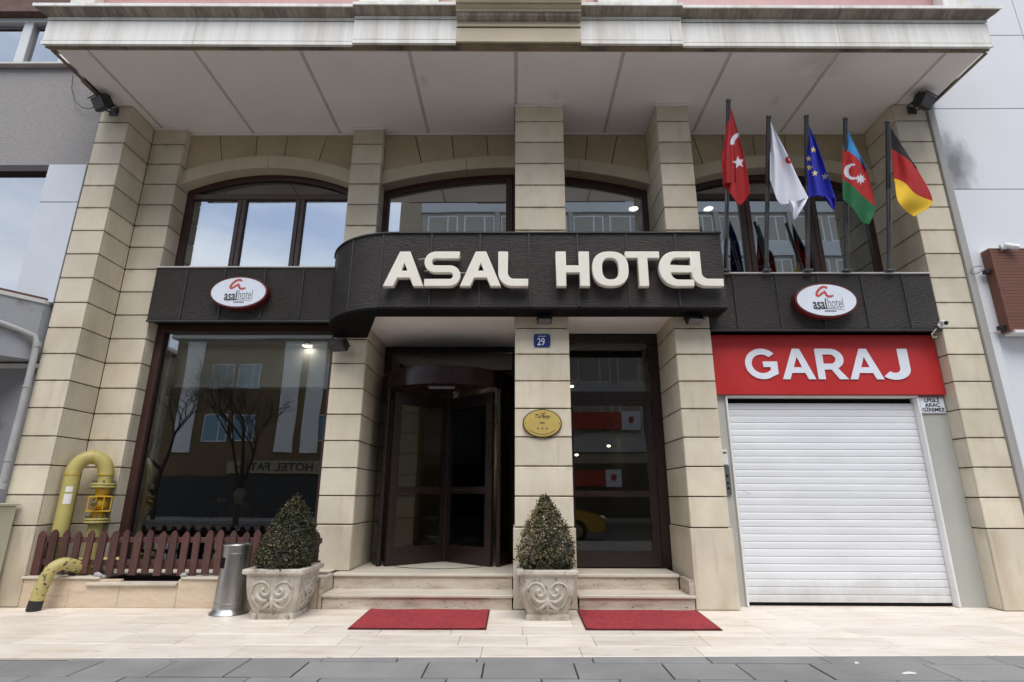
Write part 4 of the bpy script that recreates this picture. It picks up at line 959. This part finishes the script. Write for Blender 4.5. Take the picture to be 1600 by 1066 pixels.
def shrub(label, loc, hgt, rad, seed, top_dx, mix):
    s = thing('boxwood_shrub', label, 'shrub', loc, group='potted conical shrubs')
    rs = random.Random(seed); mb = MB()
    def rmax(t):                                                # outline of the cone, t: 0 bottom .. 1 top
        if t < .22: return rad*(.74+.26*math.sin(t/.22*PI/2))
        return rad*max(1-((t-.22)/.80)**1.55, .02)
    lob = [(rs.uniform(0, 2*PI), rs.uniform(.03, .13), rs.randint(2, 5), rs.uniform(0, 6)) for _ in range(7)]
    def leaf(c, nrm, L_, W_, mi):
        u = nrm.orthogonal().normalized(); u = Matrix.Rotation(rs.uniform(0, 2*PI), 3, nrm) @ u; v = nrm.cross(u)
        a = c-u*L_*.5; b = c+u*L_*.5; m1 = c+v*W_*.5+nrm*W_*.12; m2 = c-v*W_*.5+nrm*W_*.12
        mb.add([a, m1, b, m2], [(0, 1, 2), (0, 2, 3)], mi)
    for _ in range(1800):                                        # twigs' leaf clumps
        t = rs.random()**1.25; an = rs.uniform(0, 2*PI)
        wob = 1+sum(am*math.sin(k*an+ph+t*5) for _, am, k, ph in lob)*.55
        dd = rs.random(); depth = 1-.42*dd*dd if dd < .85 else rs.uniform(.3, .6)
        r = rmax(t)*wob*depth
        if rs.random() < .06: r *= rs.uniform(1.06, 1.20)
        c0 = Vector((r*math.cos(an)+top_dx*t*t, r*math.sin(an), t*hgt))
        outw = Vector((math.cos(an), math.sin(an), .55+.6*t)).normalized()
        side = max(0, math.cos(an-R(200)))
        pr = rs.random()
        for _k in range(7):
            if _k and rs.random() < .72: q0 = q
            else: q0 = rs.random()
            d = Vector((rs.gauss(0, 1), rs.gauss(0, 1), rs.gauss(0, 1)))*.013
            nrm = (outw+Vector((rs.gauss(0, .7), rs.gauss(0, .7), rs.gauss(0, .7)))).normalized()
            q = q0; yl = mix[0]*(.4+1.2*side)*(depth > .84)*(.35+.9*t)
            mi = 2 if q < yl*.55 else 3 if q < yl else 1 if q < yl+.30 else 0
            leaf(c0+d+outw*rs.uniform(0, .02), nrm, rs.uniform(.018, .031), rs.uniform(.010, .016), mi)
    mb.build('foliage', [M['leaf_a'], M['leaf_b'], M['leaf_c'], M['leaf_d']], s)
    mb = MB(); mb.tube([(0, 0, -.03), (0, 0, hgt*.35), (top_dx*.5, 0, hgt*.8)], [.018, .014, .006], 7)
    for k in range(26):
        an = rs.uniform(0, 2*PI); t = rs.uniform(.05, .8); r = rmax(t)*.8
        mb.tube([(0, 0, t*hgt*.8), (r*.5*math.cos(an), r*.5*math.sin(an), t*hgt*.9+.02), (r*math.cos(an), r*math.sin(an), t*hgt+.04)], [.006, .004, .002], 5)
    mb.build('trunk', M['bark'], s)
shrub('dark green clipped conical shrub in the planter by the steel bin', (-2.315, -.325, .40), .70, .285, 11, .05, (.24,))
shrub('yellowing conical shrub in the planter at the middle pillar', (.315, -.325, .40), .72, .275, 23, -.015, (.72,))

# picket fence
FE = thing('picket_fence', 'low brown wooden picket fence in front of the big shop window', 'fence')
k, x = 0, -5.16
rs = random.Random(9)
pm = [MB() for _ in range(3)]
for q_, wd in zip(pm, (.074, .080, .069)): q_.prism([(-wd/2, 0), (wd/2, 0), (wd/2, .40), (wd*.26, .432), (0, .446), (-wd*.26, .432), (-wd/2, .40)], -.011, .011)
pm = [q_.mesh('picket', M['fence']) for q_ in pm]
while x < -2.13:
    o = obj('picket', rs.choice(pm), FE, (x, .075+rs.uniform(-.004, .004), .315+rs.uniform(-.012, .012))); o.rotation_euler = (0, R(rs.uniform(-1.5, 1.5)), 0)
    x += .1305+rs.uniform(-.006, .006)
for zz in (.405, .635): MB().cbox(-5.19, -2.11, .089, .114, zz, zz+.055, .004).build('rail', M['fence'], FE)
for xx in (-5.12, -4.42, -3.5, -2.18): MB().cbox(xx-.02, xx+.02, .116, .15, .303, .70, .004).build('post', M['fence'], FE)
rg = thing('rag', 'crumpled grey rag lying on the plinth under the fence by the gas pipe', 'rag', (-4.43, -.0, .302))
MB().sphere((0, 0, .022), (.04, .02, .024), 8).sphere((.03, .004, .014), (.025, .02, .015), 8).build('cloth', M['pipe_grey'], rg, True)
rg = thing('rag', 'crumpled grey rag lying on the plinth where the low ledge ends', 'rag', (-3.51, -.0, .302))
MB().sphere((0, 0, .020), (.034, .02, .022), 8).sphere((-.02, .004, .014), (.022, .018, .014), 8).build('cloth', M['pipe_grey'], rg, True)

# gas pipe
GP = thing('gas_pipe', 'pale yellow gas pipe bending over in a hook with flanged valve behind the fence', 'pipe', (-5.085, .20, .30), R(33))
rp_ = .078; xr = .312
leg = [(0, 0, 0), (0, 0, 1.06)]
MB().tube(leg, rp_, 20).build('riser', M['gas'], GP, True, 50)
ar = [(xr/2-xr/2*math.cos(a), 0, 1.06+.20*math.sin(a)) for a in [PI*i/18 for i in range(19)]]
MB().tube(ar, rp_, 20).build('bend', M['gas'], GP, True, 50)
for a_, zz in ((0, 1.055), (xr, 1.06)): MB().lathe([(rp_+.003, -.006), (rp_+.005, 0), (rp_+.003, .006)], 20, a_, 0, zz).build('weld_seam', M['gas_valve'], GP, True)
MB().lathe([(rp_+.003, 0), (rp_+.003, .01)], 16).build('weld_seam', M['gas_valve'], GP, True, loc=(xr/2, 0, 1.26)).rotation_euler = (0, PI/2, 0)
MB().tube([(xr, 0, 1.06), (xr, 0, .955)], rp_*.92, 20).build('neck', M['gas'], GP, True)
def flange(z): 
    fl = MB(); fl.lathe([(0, 0), (.125, 0), (.128, .004), (.128, .018), (.125, .022), (0, .022)], 24, xr, 0, z); fo = fl.build('flange', M['gas'], GP, True, 30)
    for k_ in range(8): MB().tube([(xr+.105*math.cos(k_*PI/4), .105*math.sin(k_*PI/4), z-.014), (xr+.105*math.cos(k_*PI/4), .105*math.sin(k_*PI/4), z+.05)], .010, 6).build('bolt', M['dim_grey'], fo)
flange(.945); flange(.915); flange(.555); flange(.525)
v_ = MB(); v_.lathe([(.07, .578), (.075, .62), (.062, .64), (.066, .66)], 18, xr, 0, 0); v_.lathe([(.066, .82), (.062, .84), (.075, .86), (.075, .914)], 18, xr, 0, 0); v_.sphere((xr, 0, .74), (.088, .088, .085), 16)
v_.build('valve_body', M['gas_valve'], GP, True, 50)
cg = MB()
for zz in (.655, .815): cg.cbox(xr-.115, xr+.115, -.115, .09, zz-.008, zz+.008, .003)
for sx_ in (-.108, -.04, .035, .108): cg.box(xr+sx_-.005, xr+sx_+.005, -.113, -.103, .663, .807)
cg.build('valve_cage', M['gas_valve'], GP)
MB().lathe([(0, 0), (.03, 0), (.03, .05), (.02, .055), (0, .055)], 12).build('actuator', M['brass_edge'], GP, True, loc=(xr-.05, -.115, .74)).rotation_euler = (PI/2, 0, 0)
MB().tube([(xr, 0, .525), (xr, 0, .02)], rp_*.92, 20).build('downpipe', M['gas'], GP, True)
MB().tube([(-.02, -.02, .12), (.62, -.02, .10)], .045, 14).build('cross_pipe', M['gas'], GP, True)
for zz, hh, ww in ((.865, .06, .065), (.735, .11, .070)):
    st_ = []
    for j in (0, 1):
        for k_ in range(7):
            a = R(-110)+R(50)*k_/6*ww/.065; st_.append(((rp_+.0015)*math.cos(a), (rp_+.0015)*math.sin(a), zz+hh*j))
    MB().add(st_, [(k_, k_+1, 8+k_, 7+k_) for k_ in range(6)]).build('sticker', M['sticker'], GP)
SB = thing('vent_pipe', 'chipped yellow pipe stub with black tip bending down to the pavement', 'pipe', (-4.86, 0, 0))
pts = [(.18, .20, .335), (.14, .05, .40), (.10, -.06, .435), (.055, -.12, .41), (.025, -.15, .34), (.0, -.165, .22), (-.015, -.172, .10)]
o2 = [cr4(pts, k_/24) for k_ in range(25)]
MB().tube(o2, .062, 16).build('bend', M['gas_stub'], SB, True, 50); MB().tube([o2[-1], (-.025, -.176, .004)], .0635, 16).build('tip', M['cable'], SB, True, 50)

# scraps on the ground
for k_, (px, py, lab, wd) in enumerate(((1339, 1037, 'small white scrap of paper on the joint between the grey pavers', .016), (1421, 1053, 'elongated white scrap lying on the grey pavers at lower right', .05))):
    t = (0-CAM.z)/(FW+RT*((px-800)/F_PX)+UP*((533-py)/F_PX)).z; P_ = CAM+(FW+RT*((px-800)/F_PX)+UP*((533-py)/F_PX))*t
    sc_ = thing('paper_scrap', lab, 'scrap', (P_.x, P_.y, 0)); mb = MB()
    mb.add([(-wd, -.01, .001), (wd*.2, -.014, .004), (wd, -.006, .002), (wd*.9, .008, .006), (0, .008, .012), (-wd*.8, .012, .003)], [(0, 1, 4, 5), (1, 2, 3, 4)]); mb.build('sheet', M['sticker'], sc_)
# ================================================================== neighbours
LN = thing('left_neighbour_building', 'grey rendered building with silver panels and white framed windows on the far left', 'building')
MB().box(-12, -5.625, .02, 5, 5.31, 6.86).build('render_wall', M['render_grey'], LN)
MB().cbox(-12, -5.63, -.06, .05, 6.862, 6.90, .005).build('window_sill', M['coping'], LN)
MB().box(-12, -5.65, .25, 5, 7.9, 14).build('upper_wall', M['rust'], LN)
MB().box(-12, -5.65, .02, .4, 7.86, 8.2).build('lintel', M['rust'], LN)
wn = part('window', LN)
for a, b in ((-12, -7.17), (-7.07, -6.53), (-6.43, -5.9)):
    MB().box(a, b, .20, .21, 6.95, 7.8).build('pane', M['glass_up'], wn)
for a, b in ((-12, -7.9), ):
    pass
for xx in (-7.12, -6.48, -5.86): MB().cbox(xx-.07, xx+.07, .14, .26, 6.90, 7.86, .008).build('mullion', M['pvc'], wn)
MB().cbox(-12, -5.8, .13, .27, 7.78, 7.86, .008).build('head', M['pvc'], wn); MB().cbox(-12, -5.8, .13, .27, 6.902, 6.96, .008).build('cill', M['pvc'], wn)
MB().box(-6.92, -6.5, .30, .31, 6.9, 7.75).build('curtain', M['panel_silver'], wn)
MB().box(-12, -5.7, 1.6, 1.65, 6.9, 7.9).build('room_wall', M['room'], wn)
lw = part('window', LN)
MB().box(-12, -6.13, .10, .115, 3.3, 5.22).build('pane', M['glass_up'], lw); MB().box(-12, -6.13, .02, .12, 5.22, 5.31).build('head', M['doorframe'], lw)
MB().box(-12, -6.12, 1.2, 1.25, 3.3, 5.3).build('room_wall', M['room'], lw)
for z0_, z1_ in ((3.38, 4.748), (4.754, 5.305)): MB().cbox(-6.128, -5.628, .0, .1, z0_, z1_, .006).build('cladding_panel', M['panel_silver'], LN)
MB().box(-12, -5.63, .105, .2, .0, 3.4).build('lower_wall', M['lilac'], LN)
MB().box(-12, -5.63, .05, .1, 2.58, 2.63).build('wall_rail', M['coping'], LN)
AW = part('awning', LN)
MB().prism([(-5.66, .10), (-5.70, -.02), (-6.35, -.95), (-8.0, -3.0), (-12, -3.0), (-12, .10)], 2.66, 3.38, 'z').build('body', M['awning'], AW)
MB().prism([(-5.655, .10), (-5.69, -.035), (-6.35, -.97), (-8.0, -3.02), (-12, -3.02), (-12, .10)], 3.355, 3.40, 'z').build('edge_trim', M['coping'], AW)
MB().prism([(-5.66, .11), (-5.70, -.03), (-6.36, -.96), (-8.0, -3.01), (-12, -3.01), (-12, .11)], 3.402, 3.43, 'z').build('flashing', M['rust'], AW)
DP = thing('drainpipe', 'grey drainpipe running down between the hotel and the left-hand building', 'pipe')
pts = [(-6.95, -1.75, 3.30), (-6.30, -.98, 3.17), (-5.80, -.22, 2.99), (-5.66, -.09, 2.93), (-5.625, -.075, 2.84), (-5.62, -.07, 2.5), (-5.622, -.07, 1.30), (-5.64, -.08, 1.16), (-5.72, -.10, 1.08), (-5.9, -.12, 1.0)]
MB().tube(pts, .034, 12).build('pipe', M['pipe_grey'], DP, True, 60)
for zz in (2.33, 1.50): MB().lathe([(.037, -.012), (.041, -.010), (.041, .010), (.037, .012)], 14, -5.622, -.07, zz).build('clip', M['pipe_grey'], DP, True)
MB().lathe([(.037, -.03), (.042, -.026), (.042, .026), (.037, .03)], 14, -5.622, -.07, 2.83).build('collar', M['pipe_grey'], DP, True); MB().lathe([(.037, -.03), (.042, -.026), (.042, .026), (.037, .03)], 14, -5.622, -.07, 1.22).build('collar', M['pipe_grey'], DP, True)
UB = thing('utility_cabinet', 'cream metal utility cabinet at the far left edge of the pavement', 'cabinet', (-5.79, -.25, 0))
MB().cbox(-.6, .375, -.30, .20, .04, 1.015, .008).build('body', M['cream_box'], UB); MB().cbox(-.62, .40, -.33, .22, 1.017, 1.045, .006).build('lid', M['cream_box'], UB); MB().box(-.55, .33, -.27, .17, 0, .039).build('foot', M['joint'], UB)
MB().cbox(-.56, .33, -.308, -.298, .08, .98, .004).build('door', M['cream_box'], UB)

RN = thing('right_neighbour_building', 'white panelled building on the far right with a soot-stained corner', 'building')
zj = [2.2, 3.0, 3.62, 4.925, 6.145, 7.36, 8.6, 10, 14]
for a, b in zip(zj[3:], zj[4:]):
    MB().cbox(5.60, 7.1, .004, .06, a+.004, b-.004, .004).build('cladding_panel', M['soot'] if 4 < a < 6 else M['panel_white'], RN); MB().cbox(7.108, 10, .004, .06, a+.004, b-.004, .004).build('cladding_panel', M['panel_white'], RN)
MB().cbox(5.60, 7.1, .004, .06, 3.0, 4.921, .004).build('cladding_panel', M['panel_white'], RN); MB().cbox(7.108, 10, .004, .06, 3.0, 4.921, .004).build('cladding_panel', M['panel_white'], RN)
MB().box(5.54, 10, .062, 5, 0, 14).build('wall', M['jamb'], RN)
MB().cbox(5.60, 5.70, .0, .06, .0, 2.996, .004).build('corner_strip', M['panel_white'], RN)
MB().cbox(5.702, 10, .03, .06, .0, 2.996, .004).build('lower_panel', M['panel_white'], RN)
MB().cbox(5.537, 5.597, -.01, .06, .0, 14, .004).build('corner_strip', M['flashing'], RN)
BS = thing('brown_sign_box', 'brown ribbed sign box on the white building at the right edge', 'sign', (5.735, .0, 2.99))
MB().box(.03, 3, -.115, 0, .012, 1.04).build('body', M['brown_ribs'], BS)
rb = MB().cbox(.0, 3, -.003, .012, 0, .0398, .002).mesh('rib', M['brown_ribs'])
for k_ in range(25): obj('rib', rb, BS, (.032, -.118, .014+k_*.0408))
MB().cbox(0, .031, -.128, .0, .0, 1.04, .004).build('end_cap', M['brown_ribs'], BS); MB().cbox(.034, 3, -.15, .0, -.03, .008, .004).build('bottom_trim', M['white_alu'], BS); MB().cbox(.0, 3, -.128, .0, 1.041, 1.055, .004).build('top_trim', M['coping'], BS)
for zz in (.03, .74): MB().cbox(-.07, .0, -.09, -.03, zz, zz+.05, .004).build('bracket', M['lamp_body'], BS)
bullet_cam('white security camera on top of the brown sign box', (5.86, -.135, 4.035), R(70), .95)
tag(MB().tube([Wp(px, py, -.05) for px, py in [(1534, 416), (1522, 417), (1516, 424), (1520, 429), (1530, 426), (1536, 421)]], .004, 6).build('cable', M['cable'], None, True), 'thin black cable loop left of the brown sign box', 'cable')

# ================================================================== inside the hotel: lamps, diners
def downlight(label, loc, r):
    d = thing('downlight', label, 'lamp', loc)
    MB().lathe([(r*1.12, 0), (r*1.12, -.012), (r, -.014)], 20).build('ring', M['white_alu'], d, True); MB().lathe([(0, -.010), (r, -.010)], 20).build('diffuser', M['lamp_on'], d)
downlight('lit round ceiling lamp seen through the big shop window', (-2.81, .872, 3.084), .06)
def pendant(label, loc):
    d = thing('pendant_lamp', label, 'lamp', loc, group='lit pendant lamps upstairs')
    MB().tube([(0, 0, .18), (0, 0, .05)], .008, 6).build('cord', M['cable'], d); MB().lathe([(.02, .05), (.04, .04), (.085, .0), (.08, -.004)], 20).build('shade', M['cam_black'], d, True)
    MB().lathe([(0, -.018), (.04, -.015), (.075, -.002)], 20).build('bulb', M['lamp_on'], d, True)
P_ = Wp(990, 326, 1.7); pendant('lit round pendant lamp behind the middle arched window', P_); P_ = Wp(1107, 326, 1.7); pendant('lit round pendant lamp behind the arched window above the garage', P_)
for k_ in range(6):
    P_ = Wp(797-1.6*k_, 693+6*k_, 5.2)
    d = thing('wall_spot', ['topmost', 'second from the top', 'third from the top', 'fourth from the top', 'fifth from the top', 'lowest'][k_]+' of the tiny lit lamps beside the revolving door', 'lamp', P_, group='row of tiny lamps in the lobby'); MB().lathe([(0, 0), (.03, 0), (.035, .02), (0, .05)], 10).build('bulb', M['led_on'], d).rotation_euler = (PI/2, 0, 0)
for px, py, yy, lab in ((893.5, 604, 3.6, 'small lit ceiling lamp in the lobby seen high in the right glass door'), (901, 711, 4.6, 'small lit lamp in the lobby seen halfway up the right glass door'), (951, 697, 4.4, 'round yellowish lamp in the lobby seen through the right glass door'), (754, 747, 4.8, 'single bright lamp in the lobby seen through the right wing of the revolving door')):
    d = thing('lobby_lamp', lab, 'lamp', Wp(px, py, yy)); MB().sphere((0, 0, 0), (.036, .036, .022), 12).build('bulb', M['lobby_on'], d, True); MB().lathe([(.0, .03), (.03, .03), (.03, .06)], 12).build('holder', M['cam_black'], d)
TB = thing('dining_table', 'dark wooden table inside the shop window', 'table', (-4.25, 1.55, .02))
MB().cbox(-.55, .45, -.35, .35, .70, .74, .008).build('top', M['wood'], TB)
for sx_ in (-.48, .38):
    for sy_ in (-.28, .28): MB().box(sx_-.03, sx_+.03, sy_-.03, sy_+.03, 0, .70).build('leg', M['wood'], TB)
def chair(label, loc, rz):
    c = thing('dining_chair', label, 'chair', loc, rz, group='chairs at the restaurant table')
    MB().cbox(-.21, .21, -.21, .21, .42, .46, .01).build('seat', M['wood'], c); MB().cbox(-.20, .20, .18, .21, .62, .92, .01).build('backrest', M['wood'], c)
    for sx_ in (-.19, .19):
        MB().box(sx_-.018, sx_+.018, .18, .21, 0, .9).build('leg', M['wood'], c); MB().box(sx_-.018, sx_+.018, -.2, -.17, 0, .42).build('leg', M['wood'], c)
def person(label, loc, rz, top, hair):
    p = thing('person', label, 'person', loc, rz, group='diners behind the shop window')
    J = dict(pel=(0, 0, .52), sp=(0, .02, .74), ch=(0, 0, .93), nk=(0, -.01, 1.05), hd=(0, -.03, 1.13), ht=(0, -.03, 1.22), ls=(.17, 0, 1.0), le=(.23, -.10, .80), lw=(.12, -.32, .76), lh=(.07, -.38, .77), rs=(-.17, 0, 1.0), re=(-.23, -.10, .80), rw=(-.12, -.32, .76), rh=(-.07, -.38, .77),
             lk=(.12, -.40, .50), la=(.12, -.38, .09), lt=(.12, -.50, .04), rk=(-.12, -.40, .50), ra=(-.12, -.38, .09), rt=(-.12, -.50, .04), lp=(.09, -.02, .51), rp=(-.09, -.02, .51))
    rad = dict(pel=.14, sp=.135, ch=.15, nk=.055, hd=.085, ht=.075, ls=.07, le=.048, lw=.035, lh=.03, rs=.07, re=.048, rw=.035, rh=.03, lk=.062, la=.042, lt=.04, rk=.062, ra=.042, rt=.04, lp=.09, rp=.09)
    E_ = [('pel', 'sp'), ('sp', 'ch'), ('ch', 'nk'), ('nk', 'hd'), ('hd', 'ht'), ('ch', 'ls'), ('ls', 'le'), ('le', 'lw'), ('lw', 'lh'), ('ch', 'rs'), ('rs', 're'), ('re', 'rw'), ('rw', 'rh'), ('pel', 'lp'), ('lp', 'lk'), ('lk', 'la'), ('la', 'lt'), ('pel', 'rp'), ('rp', 'rk'), ('rk', 'ra'), ('ra', 'rt')]
    ks = list(J); me = bpy.data.meshes.new('body'); me.from_pydata([J[k_] for k_ in ks], [(ks.index(a), ks.index(b)) for a, b in E_], [])
    o = bpy.data.objects.new('body', me); COL.objects.link(o)
    md = o.modifiers.new('skin', 'SKIN'); sk = me.skin_vertices[0].data
    for i, k_ in enumerate(ks): sk[i].radius = (rad[k_], rad[k_]); sk[i].use_root = (k_ == 'pel')
    o.modifiers.new('sub', 'SUBSURF').levels = 1
    dg = bpy.context.evaluated_depsgraph_get(); dg.update(); bm_ = bpy.data.meshes.new_from_object(o.evaluated_get(dg)); bpy.data.objects.remove(o)
    bm_.materials.clear(); bm_.materials.append(top); bm_.materials.append(SKIN)
    for f in bm_.polygons:
        c = f.center; f.material_index = 1 if (c.z > 1.06 or (c.y < -.30 and .7 < c.z < .82)) else 0; f.use_smooth = True
    b_ = obj('body', bm_, p)
    MB().sphere((0, -.02, 1.18), (.088, .10, .10), 14).build('hair', hair, p, True)
    for sx_ in (-.03, .03): MB().sphere((sx_, -.118, 1.155), .009, 8).build('eye', M['cam_black'], p, True)
    MB().sphere((0, -.125, 1.13), (.012, .02, .02), 8).build('nose', SKIN, p, True)
    return p
SKIN = mat('skin', (.40, .24, .17), .6, var=.05); HG = mat('grey_hair', (.42, .40, .38), .8, var=.2); HD = mat('dark_hair', (.02, .016, .014), .7, var=.2); JK = mat('navy_jacket', (.012, .015, .03), .85, var=.2); BR = mat('brown_jacket', (.06, .035, .02), .85, var=.2)
chair('wooden chair under the dark-haired diner behind the shop window', (-4.27, 2.05, .02), 0); chair('wooden chair under the grey-haired diner behind the shop window', (-3.98, 1.98, .02), R(-8))
person('person in a dark jacket sitting behind the shop window', (-4.27, 2.05, -.02), 0, JK, HD); person('person with grey hair in a brown jacket sitting behind the shop window', (-3.98, 1.98, -.04), R(-8), BR, HG)

# ================================================================== across the street (seen mirrored in the glass)
far_cream = mat('far_cream_wall', (.36, .335, .29), .85, var=.08, vs=(.3, .3, .3)); far_strip = mat('far_white_strip', (.72, .73, .74), .8, var=.05); far_white = mat('far_white_band', (.50, .51, .52), .8, var=.06, vs=(.5, .5, .5)); far_brown = mat('far_brown_wall', (.17, .115, .06), .85, var=.1, vs=(.4, .4, .4)); far_tan = mat('far_tan_wall', (.33, .27, .19), .85, var=.1); banner_red = mat('banner_red', (.42, .02, .025), .6, var=.08); shop_dark = mat('far_shop_front', (.018, .017, .018), .5, var=.2, vs=(.6, .6, .6)); shop_blue = mat('far_blue_sign', (.02, .06, .20), .5, var=.1)
wf = MB(); wf.box(-.78, .78, 0, .08, 0, .07); wf.box(-.78, .78, 0, .08, 1.53, 1.6)
for xx in (-.78, -.30, .71): wf.box(xx, xx+.07, .001, .079, .07, 1.53)
wf.box(-.71, .71, .03, .045, .07, 1.53, 1)
wf = wf.mesh('window', [M['pvc'], M['far_glass']])
def far_window(parent, x, y, z, sx_=1, sz_=1, rz=PI):
    o = obj('window', wf, parent, (x, y, z)); o.rotation_euler = (0, 0, rz); o.scale = (sx_, 1, sz_); return o
FB = thing('tall_apartment_block', 'tall cream apartment block with white bands across the street, mirrored in the windows', 'building')
MB().box(-7.4, 30, -36, -24, -.1, 24).build('wall', far_cream, FB); MB().box(-7.5, -6.1, -36, -23.93, 0, 24.3).build('corner_pier', far_tan, FB); MB().box(-7.6, 30, -36.2, -23.4, 24.3, 24.8).build('parapet', far_white, FB)
for k_ in range(7):
    zz = 3.6+3.05*k_
    MB().box(-6.1, 30, -23.995, -23.85, zz, zz+.95).build('spandrel_band', far_white, FB)
    for i in range(15):
        xx = -4.7+2.35*i
        far_window(FB, xx, -23.98, zz+1.0, 1.25, 1.15)
        if i % 2: MB().box(xx+1.02, xx+1.33, -23.99, -23.78, zz+.95, zz+3.05).build('pier', far_cream, FB)
MB().box(-6.1, 30, -23.99, -23.7, .0, 2.95).build('shop_front', shop_dark, FB)
def banner(label, x0, x1, x2, z0_, z1_):
    b_ = thing('banner', label, 'banner', (x0, -23.66, z0_), group='red banners across the street')
    MB().cbox(0, x1-x0, -.0, .04, 0, z1_-z0_, .004).build('red_field', banner_red, b_); MB().cbox(x1-x0+.002, x2-x0, 0, .045, -.05, z1_-z0_+.05, .004).build('white_field', M['sign_white'], b_)
    MB().sphere(((x1+x2)/2-x0, .05, (z1_-z0_)*.55), (.16, .01, .2), 10).build('emblem', banner_red, b_)
banner('upper red and white banner across the street, mirrored in the glass door', 1.4, 6.1, 7.2, 4.87, 5.85); banner('lower red and white banner across the street, mirrored in the glass door', 1.4, 5.05, 5.95, 1.70, 2.56)
BB = thing('brown_hotel_building', 'low brown building with white strips across the street, mirrored in the shop window', 'building')
MB().box(-20.4, -9.6, -34, -24, -.1, 10.2).build('wall', far_brown, BB); MB().box(-20.6, -9.5, -34, -23.6, 10.2, 10.5).build('eave', far_white, BB)
for xx in (-19.2, -13.3, -11.85, -10.3): MB().box(xx-.5, xx+.5, -24, -23.9, 3.5, 10.1).build('white_strip', far_strip, BB)
for zz in (4.15, 7.2):
    for xx in (-17.4, -15.8, -10.9): far_window(BB, xx, -23.95, zz, .85, .95)
MB().box(-20.4, -9.6, -23.99, -23.9, 0, 2.2).build('shop_front', shop_dark, BB)
HS = thing('hotel_fatih_sign', 'long white sign with dark capitals across the street, mirrored in the shop window', 'sign', (-13.6, -23.85, 2.32)); MB().cbox(-2.7, 2.6, 0, .08, 0, .72, .01).build('board', far_tan, HS)
tx = obj('lettering', text_mesh('HOTEL FATİH', .62, M['ink'], .01, .012, 1.15), HS, (0, .086, .36)); tx.rotation_euler = (0, 0, PI)
BL = thing('far_left_house', 'low house at the left end of the street, mirrored in the shop window', 'building')
MB().box(-36, -20.7, -34, -24.5, -.1, 9.3).build('wall', far_tan, BL); MB().prism([(-36.5, 9.3), (-20.5, 9.3), (-22, 10.2), (-35, 10.2)], -34.5, -24.2).build('roof', M['rust'], BL)
for zz in (3.6, 6.5):
    for xx in (-33, -30, -27, -24, -22): far_window(BL, xx, -24.45, zz, .8, 1)
fp = MB().box(-60, 60, -24.2, -19.6, -.155, .0).build('far_pavement', M['paver']); fp['kind'] = 'structure'
rd = MB().box(-120, 120, -19.6, -7.63, -.157, -.125).build('road', M['asphalt']); rd['kind'] = 'structure'
def bare_tree(label, loc, hgt, seed):
    t = thing('bare_tree', label, 'tree', loc, group='bare street trees across the street'); rs_ = random.Random(seed); tk = MB(); br = MB()
    def grow(p, d, ln, r, lv, mb):
        q = p+d*ln*.5+Vector((rs_.gauss(0, 1), rs_.gauss(0, 1), 0))*ln*.05; e = q+d*ln*.5+Vector((rs_.gauss(0, 1), rs_.gauss(0, 1), .3))*ln*.06
        mb.tube([p, q, e], [r, r*.85, r*.65], 6 if lv < 2 else 4, caps=False)
        if lv >= 7: return
        for _ in range(3 if lv < 5 else 2):
            nd = (d+Vector((rs_.gauss(0, .55), rs_.gauss(0, .55), rs_.gauss(.12, .3)))).normalized(); grow(e if rs_.random() < .7 else q, nd, ln*rs_.uniform(.62, .82), r*.6, lv+1, br)
    grow(Vector((0, 0, 0)), Vector((.03, 0, 1)), hgt*.30, .13, 0, tk)
    tk.build('trunk', M['bark'], t, True); br.build('crown', M['bark'], t, True)
bare_tree('bare tree in front of the brown building across the street, mirrored in the shop window', (-12.3, -17.5, -.1), 9, 4); bare_tree('bare tree at the left end of the street, mirrored in the shop window', (-17.5, -19.9, -.1), 8, 8)
# yellow taxi
TX = thing('taxi', 'yellow taxi parked at the kerb, mirrored in the glass doors', 'car', (.35, -9.2, -.125))
yel = mat('taxi_yellow', (.62, .36, .01), .25, var=.03, coat=.5); tyre = mat('tyre_rubber', (.015, .015, .015), .9, var=.1)
def sect(y_, top): 
    return [(-2.2, y_, .30), (-2.22, y_, .62), (-2.05, y_, .88), (-1.45, y_, .95), (-.95, y_, top), (.35, y_, top), (1.05, y_, .95), (1.95, y_, .80), (2.2, y_, .62), (2.2, y_, .30)]
mb = MB(); secs = [(-.84, .95), (-.86, .95), (-.66, 1.40), (.66, 1.40), (.86, .95), (.84, .95)]
mb.add([v for y_, tp in secs for v in sect(y_, tp)], [(j*10+k_, j*10+(k_+1) % 10, (j+1)*10+(k_+1) % 10, (j+1)*10+k_) for j in range(5) for k_ in range(10)]+[list(range(10)), list(range(59, 49, -1))]); mb.build('body', yel, TX, True, 30)
for s in (-1, 1):
    y_ = s*.77; o_ = .012*s
    MB().add([(-1.3, y_+o_+.09*s, .97), (-.9, y_+o_-.07*s, 1.33), (.3, y_+o_-.07*s, 1.33), (.85, y_+o_+.09*s, .97)], [(0, 1, 2, 3)]).build('window', M['far_glass'], TX)
    for xx in (-1.35, 1.35):
        wl = MB().lathe([(.0, -.1), (.30, -.1), (.32, -.07), (.32, .07), (.30, .1), (.0, .1)], 24).build('wheel', tyre, TX, True, loc=(xx, s*.80, .32)); wl.rotation_euler = (PI/2, 0, 0)
        MB().lathe([(0, -.105), (.19, -.105), (.19, .105), (0, .105)], 16).build('rim', M['steel'], wl, True)
    MB().sphere((2.14, s*.62, .66), (.10, .16, .08), 12).build('headlight', M['sign_white'], TX, True)
MB().cbox(-.35, .1, -.16, .16, 1.40, 1.52, .02).build('roof_sign', M['sign_white'], TX)
